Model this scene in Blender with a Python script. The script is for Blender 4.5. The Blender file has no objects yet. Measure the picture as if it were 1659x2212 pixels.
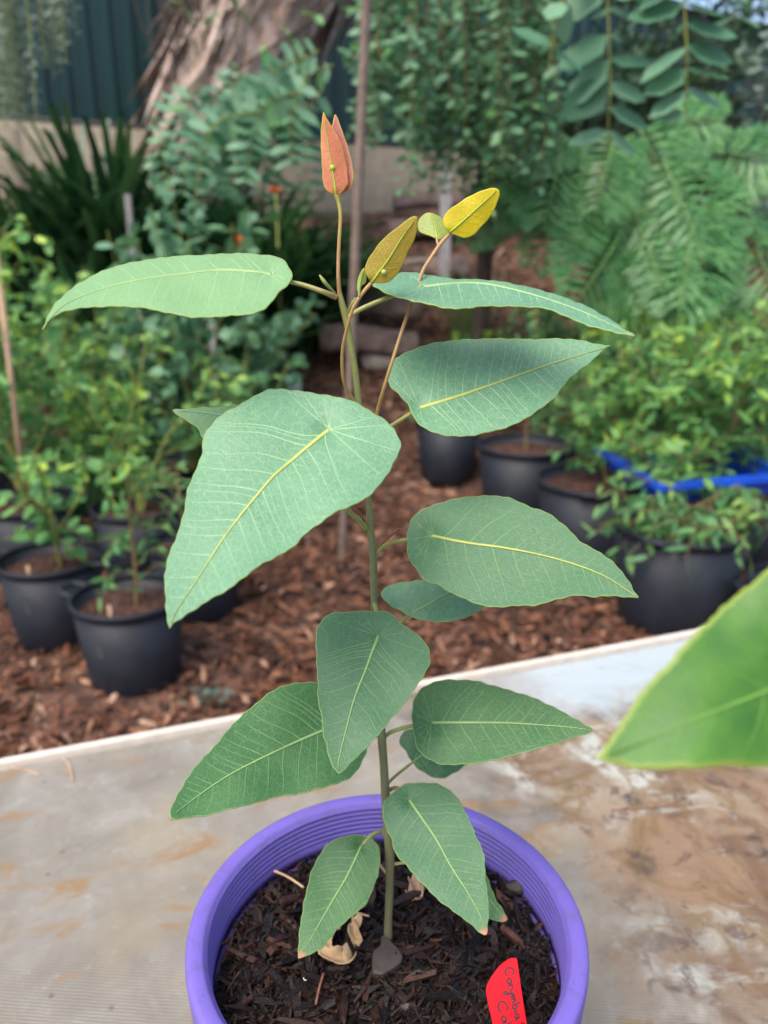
import bpy, math, random
import numpy as np
from mathutils import Vector, geometry
R_ = math.radians
sc = bpy.context.scene
COL = sc.collection
rng = np.random.default_rng(7)

# ------------------------------------------------------------------ camera
PITCH = 18.0; FP = 1703.0; CX, CY = 829.5, 1106.0; CAMZ = 1.30
cam_d = bpy.data.cameras.new("camera"); cam = bpy.data.objects.new("camera", cam_d); COL.objects.link(cam)
cam.location = (0, 0, CAMZ); cam.rotation_euler = (R_(90 - PITCH), 0, 0)
cam_d.sensor_fit = 'VERTICAL'; cam_d.sensor_height = 36.0; cam_d.sensor_width = 27.0
cam_d.lens = 36.0 * FP / 2212.0
cam_d.clip_start = 0.01; cam_d.clip_end = 400
cam_d.dof.use_dof = True; cam_d.dof.focus_distance = 0.335; cam_d.dof.aperture_fstop = 8.8
sc.camera = cam
# ------------------------------------------------------------------ light
SUN_EL, SUN_AZ = 58.0, 215.0
w = bpy.data.worlds.new("World"); sc.world = w; w.use_nodes = True
nt = w.node_tree; nt.nodes.clear()
sky = nt.nodes.new('ShaderNodeTexSky'); sky.sky_type = 'NISHITA'; sky.sun_disc = False
sky.sun_elevation = R_(SUN_EL); sky.sun_rotation = R_(SUN_AZ); sky.dust_density = 4.0; sky.air_density = 1.0; sky.ozone_density = 1.0
bg = nt.nodes.new('ShaderNodeBackground'); bg.inputs[1].default_value = 0.15
wo = nt.nodes.new('ShaderNodeOutputWorld'); nt.links.new(sky.outputs[0], bg.inputs[0]); nt.links.new(bg.outputs[0], wo.inputs[0])
sun_d = bpy.data.lights.new("sun", 'SUN'); sun_d.energy = 1.35; sun_d.angle = R_(40); sun_d.color = (1.0, 0.93, 0.82)
sun = bpy.data.objects.new("sun", sun_d); COL.objects.link(sun)
_a = R_(SUN_AZ); _e = R_(SUN_EL)
_dir = Vector((math.sin(_a) * math.cos(_e), math.cos(_a) * math.cos(_e), math.sin(_e)))
sun.rotation_euler = _dir.to_track_quat('Z', 'Y').to_euler()
sc.view_settings.view_transform = 'Standard'; sc.view_settings.look = 'None'
sc.view_settings.exposure = 0.98; sc.view_settings.gamma = 1.0
try: sc.cycles.use_denoising = True; sc.cycles.max_bounces = 8
except Exception: pass

# ------------------------------------------------------------------ helpers
cp, sp = math.cos(R_(PITCH)), math.sin(R_(PITCH))
FW = np.array([0, cp, -sp]); UP = np.array([0, sp, cp]); RT = np.array([1.0, 0, 0]); CO = np.array([0, 0, CAMZ])
def P(x, y, d):
    x = np.asarray(x, float); y = np.asarray(y, float); d = np.asarray(d, float)
    return CO + d[..., None] * (FW + ((x - CX) / FP)[..., None] * RT - ((y - CY) / FP)[..., None] * UP)
def PY(x, y, Y):
    r = FW + (x - CX) / FP * RT - (y - CY) / FP * UP
    return CO + r * (Y / r[1])
def G(x, y, z):
    r = FW + (x - CX) / FP * RT - (y - CY) / FP * UP
    return CO + r * ((z - CAMZ) / r[2])

def tag(o, label=None, cat=None, group=None, kind=None):
    if label: o['label'] = label
    if cat: o['category'] = cat
    if group: o['group'] = group
    if kind: o['kind'] = kind
    return o
def empty(name, loc, label=None, cat=None, group=None, rz=0.0):
    o = bpy.data.objects.new(name, None); COL.objects.link(o); o.location = loc; o.rotation_euler = (0, 0, rz)
    o.empty_display_size = 0.02
    return tag(o, label, cat, group)

class MB:
    """collects verts / faces, then links ONE mesh object"""
    def __init__(s): s.v = []; s.f = []; s.m = []; s.r = []; s.n = 0; s.e = []
    def add(s, v, f, mat=0, rnd=None, ex=None):
        v = np.asarray(v, float).reshape(-1, 3); s.v.append(v)
        fl = [np.asarray(a, int) + s.n for a in ([f] if isinstance(f, np.ndarray) else f)]
        for a in fl:
            if len(a) == 0: continue
            s.f.append(a); s.m.append(np.full(len(a), mat))
        s.r.append(np.full(len(v), 0.5) if rnd is None else np.broadcast_to(np.asarray(rnd, float), (len(v),)))
        s.e.append(np.zeros((len(v), 2)) if ex is None else np.asarray(ex, float))
        s.n += len(v)
    def build(s, name, mats, parent=None, smooth=True, uv=None):
        V = np.concatenate(s.v); me = bpy.data.meshes.new(name)
        tot = np.concatenate([np.full(len(a), a.shape[1]) for a in s.f])
        loops = np.concatenate([a.ravel() for a in s.f]); start = np.concatenate([[0], np.cumsum(tot)[:-1]])
        if parent is not None: V = V - np.array(parent.matrix_basis.translation if parent.parent is None else parent.location_world)
        me.vertices.add(len(V)); me.vertices.foreach_set('co', V.ravel())
        me.loops.add(len(loops)); me.loops.foreach_set('vertex_index', loops)
        me.polygons.add(len(tot)); me.polygons.foreach_set('loop_start', start); me.polygons.foreach_set('loop_total', tot)
        me.polygons.foreach_set('material_index', np.concatenate(s.m))
        me.polygons.foreach_set('use_smooth', np.full(len(tot), smooth))
        me.update(calc_edges=True); me.validate()
        at = me.attributes.new('rnd', 'FLOAT', 'POINT'); at.data.foreach_set('value', np.concatenate(s.r))
        E = np.concatenate(s.e)
        for k, nm in enumerate(('edge', 'brown')):
            a2 = me.attributes.new(nm, 'FLOAT', 'POINT'); a2.data.foreach_set('value', np.ascontiguousarray(E[:, k]))
        if uv is not None:
            ul = me.uv_layers.new(name='uv'); ul.data.foreach_set('uv', uv[loops].ravel())
        for m in (mats if isinstance(mats, (list, tuple)) else [mats]): me.materials.append(m)
        o = bpy.data.objects.new(name, me); COL.objects.link(o)
        if parent is not None: o.parent = parent
        return o

def frames(pts):
    pts = np.asarray(pts, float); t = np.gradient(pts, axis=0); t /= np.linalg.norm(t, axis=1)[:, None] + 1e-12
    ref = np.array([0, 0, 1.0]) if abs(t[0][2]) < .9 else np.array([1.0, 0, 0])
    a = np.cross(t, ref); a /= np.linalg.norm(a, axis=1)[:, None] + 1e-12
    return t, a, np.cross(t, a)
def smooth_poly(pts, n=8, closed=False):
    pts = np.asarray(pts, float); N = len(pts); out = []
    rngi = range(N if closed else N - 1)
    for i in rngi:
        if closed: p0, p1, p2, p3 = pts[i - 1], pts[i], pts[(i + 1) % N], pts[(i + 2) % N]
        else: p0, p1, p2, p3 = pts[max(i - 1, 0)], pts[i], pts[i + 1], pts[min(i + 2, N - 1)]
        for k in range(n):
            t = k / n
            out.append(.5 * ((2 * p1) + (p2 - p0) * t + (2 * p0 - 5 * p1 + 4 * p2 - p3) * t * t + (3 * p1 - p0 - 3 * p2 + p3) * t ** 3))
    if not closed: out.append(pts[-1])
    return np.array(out)
def tube(mb, pts, rad, n=8, mat=0, rnd=.5, cap=True):
    pts = np.asarray(pts, float); rad = np.broadcast_to(np.asarray(rad, float), (len(pts),))
    t, a, b = frames(pts); th = np.linspace(0, 2 * np.pi, n, endpoint=False)
    ring = pts[:, None] + rad[:, None, None] * (np.cos(th)[None, :, None] * a[:, None] + np.sin(th)[None, :, None] * b[:, None])
    v = ring.reshape(-1, 3); M = len(pts); f = []
    for i in range(M - 1):
        for j in range(n): f.append([i * n + j, i * n + (j + 1) % n, (i + 1) * n + (j + 1) % n, (i + 1) * n + j])
    fs = [np.array(f)]
    if cap:
        fs += [np.array([list(range(n))[::-1]]), np.array([[(M - 1) * n + j for j in range(n)]])]
    mb.add(v, fs, mat, rnd)
def lathe(mb, prof, c, n=96, mat=0, closed=True):
    th = np.linspace(0, 2 * np.pi, n, endpoint=False); pr = np.asarray(prof, float); M = len(pr)
    v = np.stack([c[0] + pr[:, :1] * np.cos(th), c[1] + pr[:, :1] * np.sin(th), c[2] + np.broadcast_to(pr[:, 1:2], (M, n))], -1).reshape(-1, 3)
    f = [[i * n + j, i * n + (j + 1) % n, (i + 1) % M * n + (j + 1) % n, (i + 1) % M * n + j] for i in range(M if closed else M - 1) for j in range(n)]
    mb.add(v, np.array(f), mat)
def box(mb, c, s, rz=0, mat=0, rnd=.5, tilt=0):
    v = np.array([[x, y, z] for x in (-.5, .5) for y in (-.5, .5) for z in (-.5, .5)]) * np.asarray(s)
    if tilt:
        ct, st = math.cos(tilt), math.sin(tilt); v = np.stack([v[:, 0], v[:, 1] * ct - v[:, 2] * st, v[:, 1] * st + v[:, 2] * ct], 1)
    cz, sz = math.cos(rz), math.sin(rz)
    v = np.stack([v[:, 0] * cz - v[:, 1] * sz, v[:, 0] * sz + v[:, 1] * cz, v[:, 2]], 1) + np.asarray(c)
    mb.add(v, np.array([[0, 1, 3, 2], [4, 6, 7, 5], [0, 4, 5, 1], [2, 3, 7, 6], [0, 2, 6, 4], [1, 5, 7, 3]]), mat, rnd)
def chips(mb, pos, L, W, T, tilt=.25, r=None, mat=0, rn=None):
    """many small irregular splinters of wood"""
    r = r or rng; N = len(pos); L = np.broadcast_to(L, (N,)); W = np.broadcast_to(W, (N,)); T = np.broadcast_to(T, (N,))
    az = r.uniform(0, 2 * np.pi, N); el = r.normal(0, tilt, N)
    d = np.stack([np.cos(az) * np.cos(el), np.sin(az) * np.cos(el), np.sin(el)], 1)
    up = np.stack([r.normal(0, tilt, N), r.normal(0, tilt, N), np.ones(N)], 1)
    s = np.cross(up, d); s /= np.linalg.norm(s, axis=1)[:, None]; u = np.cross(d, s)
    base = np.array([[x, y, z] for x in (-.5, 0, .5) for y in (-.5, .5) for z in (-.5, .5)])
    q = np.broadcast_to(base, (N, 12, 3)) + r.uniform(-.16, .16, (N, 12, 3))
    tp = r.uniform(.25, 1, (N, 1)); q = q.copy(); q[:, :4, 1] *= tp; q[:, 8:, 1] *= r.uniform(.3, 1, (N, 1)); q[:, 4:8, 2] += r.uniform(-.3, .5, (N, 1))
    v = pos[:, None] + q[..., 0:1] * (L[:, None] * 1)[..., None] * d[:, None] + q[..., 1:2] * W[:, None, None] * s[:, None] + q[..., 2:3] * T[:, None, None] * u[:, None]
    f0 = []
    for k in (0, 4): f0 += [[k, k + 4, k + 5, k + 1], [k + 2, k + 3, k + 7, k + 6], [k, k + 2, k + 6, k + 4], [k + 1, k + 5, k + 7, k + 3]]
    f0 += [[0, 1, 3, 2], [8, 10, 11, 9]]; f0 = np.array(f0)
    f = (np.arange(N)[:, None, None] * 12 + f0[None]).reshape(-1, 4)
    mb.add(v.reshape(-1, 3), f, mat, np.repeat(r.uniform(0, 1, N) if rn is None else rn, 12))
# leaf template: x along, y across, z bend
LT = np.array([[0, 0, 0], [.28, .42, 0], [.28, 0, -1], [.28, -.42, 0], [.62, .40, 0], [.62, 0, -1], [.62, -.40, 0], [1, 0, 0]])
LT2 = np.array([[0, 0, 0], [.25, .5, 0], [.25, 0, -1], [.25, -.5, 0], [.72, .47, 0], [.72, 0, -1], [.72, -.47, 0], [1, 0, 0]])
LF3 = np.array([[0, 2, 1], [0, 3, 2], [4, 5, 7], [5, 6, 7]]); LF4 = np.array([[1, 2, 5, 4], [2, 3, 6, 5]])
def leaves(mb, o, d, nrm, L, W, curl=.15, mat=0, rnd=None, fold=.12, tpl=LT, r=None):
    r = r or rng; o = np.asarray(o, float); N = len(o)
    if N == 0: return
    d = np.asarray(d, float); d = d / (np.linalg.norm(d, axis=1)[:, None] + 1e-9)
    s = np.cross(nrm, d); s /= np.linalg.norm(s, axis=1)[:, None] + 1e-9; u = np.cross(d, s)
    L = np.broadcast_to(L, (N,))[:, None, None]; W = np.broadcast_to(W, (N,))[:, None, None]; curl = np.broadcast_to(curl, (N,))[:, None, None]
    x = tpl[None, :, 0:1]; y = tpl[None, :, 1:2]; z = tpl[None, :, 2:3]
    v = o[:, None] + L * x * d[:, None] + W * y * s[:, None] + (W * fold * z - L * curl * x * x) * u[:, None]
    k = np.arange(N)[:, None, None] * 8
    rr = r.uniform(0, 1, N) if rnd is None else rnd
    mb.add(v.reshape(-1, 3), [(k + LF3).reshape(-1, 3), (k + LF4).reshape(-1, 4)], mat, np.repeat(rr, 8))
def rnd_dirs(r, n, up=0.0):
    v = r.normal(0, 1, (n, 3)); v[:, 2] = v[:, 2] * .6 + up; return v / np.linalg.norm(v, axis=1)[:, None]

# ------------------------------------------------------------------ materials
def mat(name):
    m = bpy.data.materials.new(name); m.use_nodes = True; nt = m.node_tree
    return m, nt, nt.nodes['Principled BSDF'], nt.nodes['Material Output']
def N(nt, t, **k):
    n = nt.nodes.new(t)
    for a, b in k.items():
        if a in ('operation', 'blend_type', 'data_type', 'feature', 'wave_type', 'bands_direction', 'attribute_name', 'noise_dimensions', 'interpolation_type'): setattr(n, a, b)
        else: n.inputs[a].default_value = b
    return n
def lk(nt, a, b): nt.links.new(a, b)
def ramp(nt, fac, stops):
    n = nt.nodes.new('ShaderNodeValToRGB'); e = n.color_ramp.elements
    while len(e) < len(stops): e.new(.5)
    for i, (p, c) in enumerate(stops): e[i].position = p; e[i].color = (*c, 1) if len(c) == 3 else c
    lk(nt, fac, n.inputs[0]); return n.outputs[0]
def mixc(nt, fac, a, b, bt='MIX'):
    n = nt.nodes.new('ShaderNodeMix'); n.data_type = 'RGBA'; n.blend_type = bt
    for s, v in ((0, fac), (6, a), (7, b)):
        if hasattr(v, 'is_linked') or hasattr(v, 'links'): lk(nt, v, n.inputs[s])
        else: n.inputs[s].default_value = (*v, 1) if isinstance(v, tuple) else v
    return n.outputs[2]
def math_(nt, op, a, b=None, c=None):
    n = nt.nodes.new('ShaderNodeMath'); n.operation = op
    for i, v in enumerate((a, b, c)):
        if v is None: continue
        if hasattr(v, 'links'): lk(nt, v, n.inputs[i])
        else: n.inputs[i].default_value = v
    return n.outputs[0]
def noise(nt, scale, detail=4, vec=None, rough=.55, dist=0):
    n = nt.nodes.new('ShaderNodeTexNoise'); n.inputs['Scale'].default_value = scale; n.inputs['Detail'].default_value = detail
    n.inputs['Roughness'].default_value = rough; n.inputs['Distortion'].default_value = dist
    if vec is not None: lk(nt, vec, n.inputs['Vector'])
    return n.outputs['Fac']
def objc(nt): return nt.nodes.new('ShaderNodeTexCoord').outputs['Object']
def mapped(nt, vec, sc_=(1, 1, 1), rot=(0, 0, 0), loc=(0, 0, 0)):
    n = nt.nodes.new('ShaderNodeMapping'); lk(nt, vec, n.inputs[0]); n.inputs['Scale'].default_value = sc_; n.inputs['Rotation'].default_value = rot; n.inputs['Location'].default_value = loc
    return n.outputs[0]
def bump(nt, h, b, strength=.3, dist=.01):
    n = nt.nodes.new('ShaderNodeBump'); n.inputs['Strength'].default_value = strength; n.inputs['Distance'].default_value = dist
    lk(nt, h, n.inputs['Height']); lk(nt, n.outputs[0], b.inputs['Normal'])
def attr(nt, nm):
    n = nt.nodes.new('ShaderNodeAttribute'); n.attribute_name = nm; return n.outputs['Fac']
def translucent(nt, b, out, col, amt):
    t = nt.nodes.new('ShaderNodeBsdfTranslucent'); mx = nt.nodes.new('ShaderNodeMixShader'); mx.inputs[0].default_value = amt
    if hasattr(col, 'links'): lk(nt, col, t.inputs[0])
    else: t.inputs[0].default_value = (*col, 1)
    lk(nt, b.outputs[0], mx.inputs[1]); lk(nt, t.outputs[0], mx.inputs[2]); lk(nt, mx.outputs[0], out.inputs[0])

def leaf_mat(name, c1, c2, edge=(.27, .40, .10), rough=.5, tr=.2, net=.6, sheen=.0, netcol=(.20, .33, .17)):
    """blade of a large leaf: mottled base, fine net of veins, pale margin, dry tip"""
    m, nt, b, out = mat(name); uv = nt.nodes.new('ShaderNodeUVMap').outputs[0]
    n1 = noise(nt, 3.0, 5, uv); n2 = noise(nt, 26, 3, uv)
    col = mixc(nt, ramp(nt, n1, [(.3, (0, 0, 0)), (.7, (1, 1, 1))]), c1, c2)
    wn = nt.nodes.new('ShaderNodeTexNoise'); wn.inputs['Scale'].default_value = 14; lk(nt, uv, wn.inputs['Vector']); wv_ = nt.nodes.new('ShaderNodeVectorMath'); wv_.operation = 'SCALE'; wv_.inputs['Scale'].default_value = .07; lk(nt, wn.outputs['Color'], wv_.inputs[0])
    wa = nt.nodes.new('ShaderNodeVectorMath'); lk(nt, uv, wa.inputs[0]); lk(nt, wv_.outputs[0], wa.inputs[1])
    vo = nt.nodes.new('ShaderNodeTexVoronoi'); vo.feature = 'DISTANCE_TO_EDGE'; vo.inputs['Scale'].default_value = 17; lk(nt, wa.outputs[0], vo.inputs[0])
    vo2 = nt.nodes.new('ShaderNodeTexVoronoi'); vo2.feature = 'DISTANCE_TO_EDGE'; vo2.inputs['Scale'].default_value = 55; lk(nt, uv, vo2.inputs[0])
    v1 = ramp(nt, vo.outputs[0], [(0, (1, 1, 1)), (.07, (0, 0, 0))]); v2 = ramp(nt, vo2.outputs[0], [(0, (1, 1, 1)), (.16, (0, 0, 0))])
    f = math_(nt, 'MULTIPLY', math_(nt, 'ADD', v1, math_(nt, 'MULTIPLY', v2, .5)), net)
    col = mixc(nt, f, col, netcol)
    col = mixc(nt, math_(nt, 'MULTIPLY', ramp(nt, n2, [(.35, (0, 0, 0)), (.75, (1, 1, 1))]), .25), col, tuple(c * .75 for c in c1))
    spk = noise(nt, 90, 2, uv)
    col = mixc(nt, math_(nt, 'MULTIPLY', ramp(nt, spk, [(.72, (0, 0, 0)), (.8, (1, 1, 1))]), .15), col, tuple(c * 1.6 for c in c2))
    bl = nt.nodes.new('ShaderNodeTexVoronoi'); bl.inputs['Scale'].default_value = 9; lk(nt, uv, bl.inputs[0]); sb = nt.nodes.new('ShaderNodeSeparateColor'); lk(nt, bl.outputs['Color'], sb.inputs[0])
    col = mixc(nt, math_(nt, 'MULTIPLY', ramp(nt, bl.outputs[0], [(.03, (1, 1, 1)), (.055, (0, 0, 0))]), ramp(nt, sb.outputs[0], [(.80, (0, 0, 0)), (.82, (.8, .8, .8))])), col, (.20, .15, .06))
    col = mixc(nt, attr(nt, 'edge'), col, edge)
    col = mixc(nt, attr(nt, 'brown'), col, (.50, .22, .12))
    lk(nt, col, b.inputs['Base Color']); lk(nt, ramp(nt, n1, [(.3, (rough * .8,) * 3), (.7, (rough * 1.25,) * 3)]), b.inputs['Roughness'])
    b.inputs['Specular IOR Level'].default_value = .55
    bump(nt, math_(nt, 'ADD', math_(nt, 'MULTIPLY', f, -.6), math_(nt, 'ADD', n1, noise(nt, 45, 2, uv))), b, .28, .0009)
    translucent(nt, b, out, col, tr); return m
def simple(name, col, rough=.6, nscale=30, var=.25, bs=.15, bd=.002, spec=.5, metallic=0):
    m, nt, b, out = mat(name); oc = objc(nt); n1 = noise(nt, nscale, 6, oc)
    c = mixc(nt, ramp(nt, n1, [(.3, (0, 0, 0)), (.7, (1, 1, 1))]), tuple(x * (1 - var) for x in col), tuple(min(1, x * (1 + var)) for x in col))
    lk(nt, c, b.inputs['Base Color']); b.inputs['Roughness'].default_value = rough; b.inputs['Specular IOR Level'].default_value = spec
    b.inputs['Metallic'].default_value = metallic
    bump(nt, n1, b, bs, bd); return m
def foliage(name, cols, rough=.5, tr=.3):
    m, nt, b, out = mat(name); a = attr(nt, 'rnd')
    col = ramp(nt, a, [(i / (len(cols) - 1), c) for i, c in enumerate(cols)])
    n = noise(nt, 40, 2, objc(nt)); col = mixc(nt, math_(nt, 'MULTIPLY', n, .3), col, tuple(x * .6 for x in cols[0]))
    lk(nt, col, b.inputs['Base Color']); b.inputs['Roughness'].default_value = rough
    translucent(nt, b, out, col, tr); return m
def chipmat(name, cols, nscale=60, rough=.7, spec=.4, bs=.5, bd=.002, stretch=1):
    m, nt, b, out = mat(name); oc = objc(nt); n1 = noise(nt, nscale, 6, oc)
    col = ramp(nt, attr(nt, 'rnd'), [(i / (len(cols) - 1), c) for i, c in enumerate(cols)])
    col = mixc(nt, ramp(nt, n1, [(.35, (0, 0, 0)), (.7, (.65, .65, .65))]), col, tuple(x * .5 for x in cols[len(cols) // 2]))
    lk(nt, col, b.inputs['Base Color']); b.inputs['Roughness'].default_value = rough; b.inputs['Specular IOR Level'].default_value = spec
    bump(nt, noise(nt, nscale * 3, 4, oc), b, bs, bd); return m

M = {}
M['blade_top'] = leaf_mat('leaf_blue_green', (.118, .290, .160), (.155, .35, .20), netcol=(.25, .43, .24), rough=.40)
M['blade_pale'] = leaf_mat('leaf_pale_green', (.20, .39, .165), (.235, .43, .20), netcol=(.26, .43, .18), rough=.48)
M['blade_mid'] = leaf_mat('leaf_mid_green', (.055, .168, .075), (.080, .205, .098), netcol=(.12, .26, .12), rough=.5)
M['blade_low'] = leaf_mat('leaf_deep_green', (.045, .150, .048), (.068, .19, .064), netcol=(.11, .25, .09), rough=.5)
M['blade_red'] = leaf_mat('leaf_red', (.66, .21, .11), (.74, .28, .14), edge=(.66, .64, .08), netcol=(.78, .40, .18), rough=.28, tr=.42, net=.2)
M['blade_dkred'] = leaf_mat('leaf_dark_red', (.50, .15, .12), (.56, .20, .16), edge=(.58, .50, .06), netcol=(.6, .30, .2), rough=.3, tr=.25, net=.2)
M['blade_olive'] = leaf_mat('leaf_olive', (.44, .36, .045), (.55, .39, .06), edge=(.50, .52, .06), netcol=(.62, .52, .10), rough=.3, tr=.42, net=.2)
M['blade_yellow'] = leaf_mat('leaf_yellow', (.78, .64, .02), (.82, .72, .04), edge=(.70, .66, .05), netcol=(.85, .70, .08), rough=.3, tr=.45, net=.12)
M['blade_small'] = leaf_mat('leaf_yellow_green', (.25, .35, .07), (.3, .38, .09), edge=(.55, .55, .06), netcol=(.45, .5, .12), rough=.4, tr=.3, net=.2)
M['blade_close'] = leaf_mat('leaf_bright_green', (.040, .155, .020), (.095, .25, .026), edge=(.38, .46, .08), netcol=(.12, .28, .04), rough=.42, tr=.22, net=.12)
def veinmat(name, c):
    m = simple(name, c, .45, 60, .12, .1, .0005); return m
M['vein_y'] = veinmat('vein_yellow', (.40, .46, .12)); M['vein_g'] = veinmat('vein_pale_green', (.27, .42, .16)); M['vein_c'] = veinmat('vein_close', (.15, .32, .06)); M['vein_cl'] = veinmat('vein_close_lateral', (.095, .245, .035))
M['vein_l'] = veinmat('vein_lateral', (.155, .31, .11)); M['vein_ll'] = veinmat('vein_lateral_pale', (.28, .47, .26))
M['vein_lime'] = veinmat('vein_lime', (.36, .46, .04)); M['vein_or'] = veinmat('vein_rose', (.60, .26, .13)); M['vein_ol'] = veinmat('vein_olive', (.42, .38, .07)); M['vein_ye'] = veinmat('vein_gold', (.62, .56, .05))

def stemmat(name, cols, nsc=25):
    m, nt, b, out = mat(name); col = ramp(nt, attr(nt, 'rnd'), [(i / (len(cols) - 1), c) for i, c in enumerate(cols)])
    n = noise(nt, 400, 4, objc(nt)); n2 = noise(nt, 60, 3, objc(nt))
    col = mixc(nt, math_(nt, 'MULTIPLY', n, .5), col, tuple(x * .55 for x in cols[0])); col = mixc(nt, math_(nt, 'MULTIPLY', n2, .35), col, (.33, .30, .16))
    lk(nt, col, b.inputs['Base Color']); b.inputs['Roughness'].default_value = .5; bump(nt, n, b, .5, .0006); return m
M['stem'] = stemmat('seedling_stem', [(.17, .15, .075), (.15, .20, .085), (.13, .19, .085), (.15, .23, .05), (.20, .22, .04), (.33, .15, .06)])
M['petiole'] = stemmat('petiole_green', [(.24, .34, .07), (.33, .33, .10), (.42, .20, .14)])
M['shoot'] = stemmat('shoot_red', [(.33, .24, .06), (.38, .23, .07), (.48, .22, .10), (.36, .40, .04)])
M['stub'] = simple('dry_stub', (.22, .09, .05), .7, 400)

m, nt, b, out = mat('purple_plastic'); oc = objc(nt); n1 = noise(nt, 18, 5, oc); n2 = noise(nt, 120, 5, oc, .7)
c = mixc(nt, n1, (.148, .104, .43), (.182, .130, .50))
c = mixc(nt, math_(nt, 'MULTIPLY', ramp(nt, n2, [(.50, (0, 0, 0)), (.66, (1, 1, 1))]), .5), c, (.12, .10, .22))
c = mixc(nt, math_(nt, 'MULTIPLY', ramp(nt, noise(nt, 420, 3, oc, .6), [(.68, (0, 0, 0)), (.73, (1, 1, 1))]), .7), c, (.06, .045, .05))
lk(nt, c, b.inputs['Base Color']); b.inputs['Roughness'].default_value = .42; bump(nt, n2, b, .12, .001); M['purple'] = m
M['soil_chip'] = chipmat('bark_potting_chips', [(.004, .003, .003), (.011, .007, .006), (.020, .010, .008), (.008, .006, .006), (.040, .016, .011), (.007, .006, .005), (.11, .045, .028)], 300, .5, .3, .8, .001)
M['soil_base'] = simple('dark_potting_soil', (.018, .011, .009), .8, 250, .6, .8, .003)
M['mulch_chip'] = chipmat('bark_mulch_chips', [(.016, .008, .006), (.040, .018, .011), (.085, .035, .019), (.145, .056, .030), (.20, .085, .048), (.29, .135, .080), (.42, .24, .155), (.56, .38, .28)], 60, .75, .3, .5, .003)
M['pale'] = simple('pale_dry_leaf', (.50, .33, .17), .6, 90, .3, .4, .002)
M['tan'] = simple('pale_bract', (.52, .34, .22), .6, 90, .25, .4, .002)
M['straw'] = simple('straw', (.55, .36, .22), .6, 90)
M['white_bit'] = simple('white_perlite', (.8, .78, .74), .8, 300, .1, .5, .001)
M['stone'] = simple('brown_flake', (.045, .034, .028), .6, 200, .25, .4, .001)
M['tag_red'] = simple('red_plastic', (.66, .003, .012), .45, 40, .05, .05, .001, .25)
M['ink'] = simple('marker_ink', (.055, .006, .015), .5, 60, .2)
M['black_pot'] = simple('black_nursery_plastic', (.014, .0175, .026), .55, 12, .25, .15, .002, .35)
M['pot_mark'] = simple('scuffed_mark', (.06, .065, .08), .6, 12, .25)
M['bg_soil'] = chipmat('pot_soil', [(.05, .025, .018), (.11, .05, .035), (.07, .035, .025)], 120, .85)
M['lolly'] = simple('bare_wood_stick', (.50, .33, .22), .7, 80)
M['bgstem'] = simple('shrub_stem', (.20, .13, .05), .7, 80)
M['bgstem_g'] = simple('shrub_stem_green', (.24, .27, .06), .7, 80)
M['philo_stem'] = simple('lobed_leaf_stalk', (.12, .24, .06), .5, 60)
M['bark_dk'] = simple('dark_bark', (.07, .05, .04), .9, 20, .4, .8, .01)
M['f_lime'] = foliage('lime_shrub_leaves', [(.06, .19, .065), (.115, .32, .095), (.21, .46, .11), (.46, .66, .08)])
M['f_green'] = foliage('green_shrub_leaves', [(.045, .15, .06), (.095, .27, .10), (.17, .39, .14), (.32, .52, .11)])
M['f_blue'] = foliage('blue_green_leaves', [(.05, .17, .085), (.115, .28, .15), (.22, .42, .26), (.16, .36, .14)])
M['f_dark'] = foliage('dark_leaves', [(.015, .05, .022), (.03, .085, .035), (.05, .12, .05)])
M['f_weep'] = foliage('weeping_leaves', [(.02, .09, .04), (.055, .19, .08), (.19, .38, .21), (.13, .35, .08)])
M['f_philo'] = foliage('lobed_leaves', [(.03, .13, .04), (.09, .27, .08), (.24, .48, .17)], .35, .3)
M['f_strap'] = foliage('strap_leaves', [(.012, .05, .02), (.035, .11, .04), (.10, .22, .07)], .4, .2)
M['f_grass'] = foliage('grass_blades', [(.12, .20, .07), (.20, .30, .10), (.32, .34, .16)])
M['f_grey'] = foliage('grey_green_leaves', [(.10, .17, .13), (.17, .25, .20), (.24, .33, .26)])
M['orange'] = simple('orange_petals', (.75, .16, .04), .6)
M['bamboo'] = simple('weathered_bamboo', (.20, .15, .12), .7, 25, .3, .2, .003)
M['post'] = simple('weathered_post', (.33, .31, .32), .85, 15, .25, .4, .006)
M['blue'] = simple('blue_plastic', (.010, .085, .62), .35, 10, .15)
M['log'] = simple('weathered_log', (.17, .12, .105), .9, 12, .4, .9, .02)
M['rock'] = simple('pale_rock', (.55, .47, .40), .8, 10, .2, .5, .01)
M['slab'] = simple('grey_slab', (.28, .31, .33), .8, 10, .2, .3, .005)
M['lime_wall'] = simple('limestone_block', (.22, .19, .145), .9, 9, .18, .5, .01)
# green sheet fence
M['fence'] = simple('green_sheet_steel', (.004, .034, .036), .45, 2, .15, .05, .002)
M['capping'] = simple('dark_fence_rail', (.03, .028, .028), .5, 4)
# paper bark
m, nt, b, out = mat('paper_bark'); oc = objc(nt); mp = mapped(nt, oc, (1, 1, .25), (0, R_(-24), 0)); n1 = noise(nt, 9, 8, mp, .7, .8); n2 = noise(nt, 30, 5, mp)
c = ramp(nt, n1, [(.25, (.14, .09, .07)), (.40, (.34, .24, .19)), (.53, (.52, .42, .36)), (.70, (.68, .60, .55))])
c = mixc(nt, math_(nt, 'MULTIPLY', n2, .4), c, (.34, .22, .16)); lk(nt, c, b.inputs['Base Color']); b.inputs['Roughness'].default_value = .9
bump(nt, n1, b, 1, .05); M['paper'] = m
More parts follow.
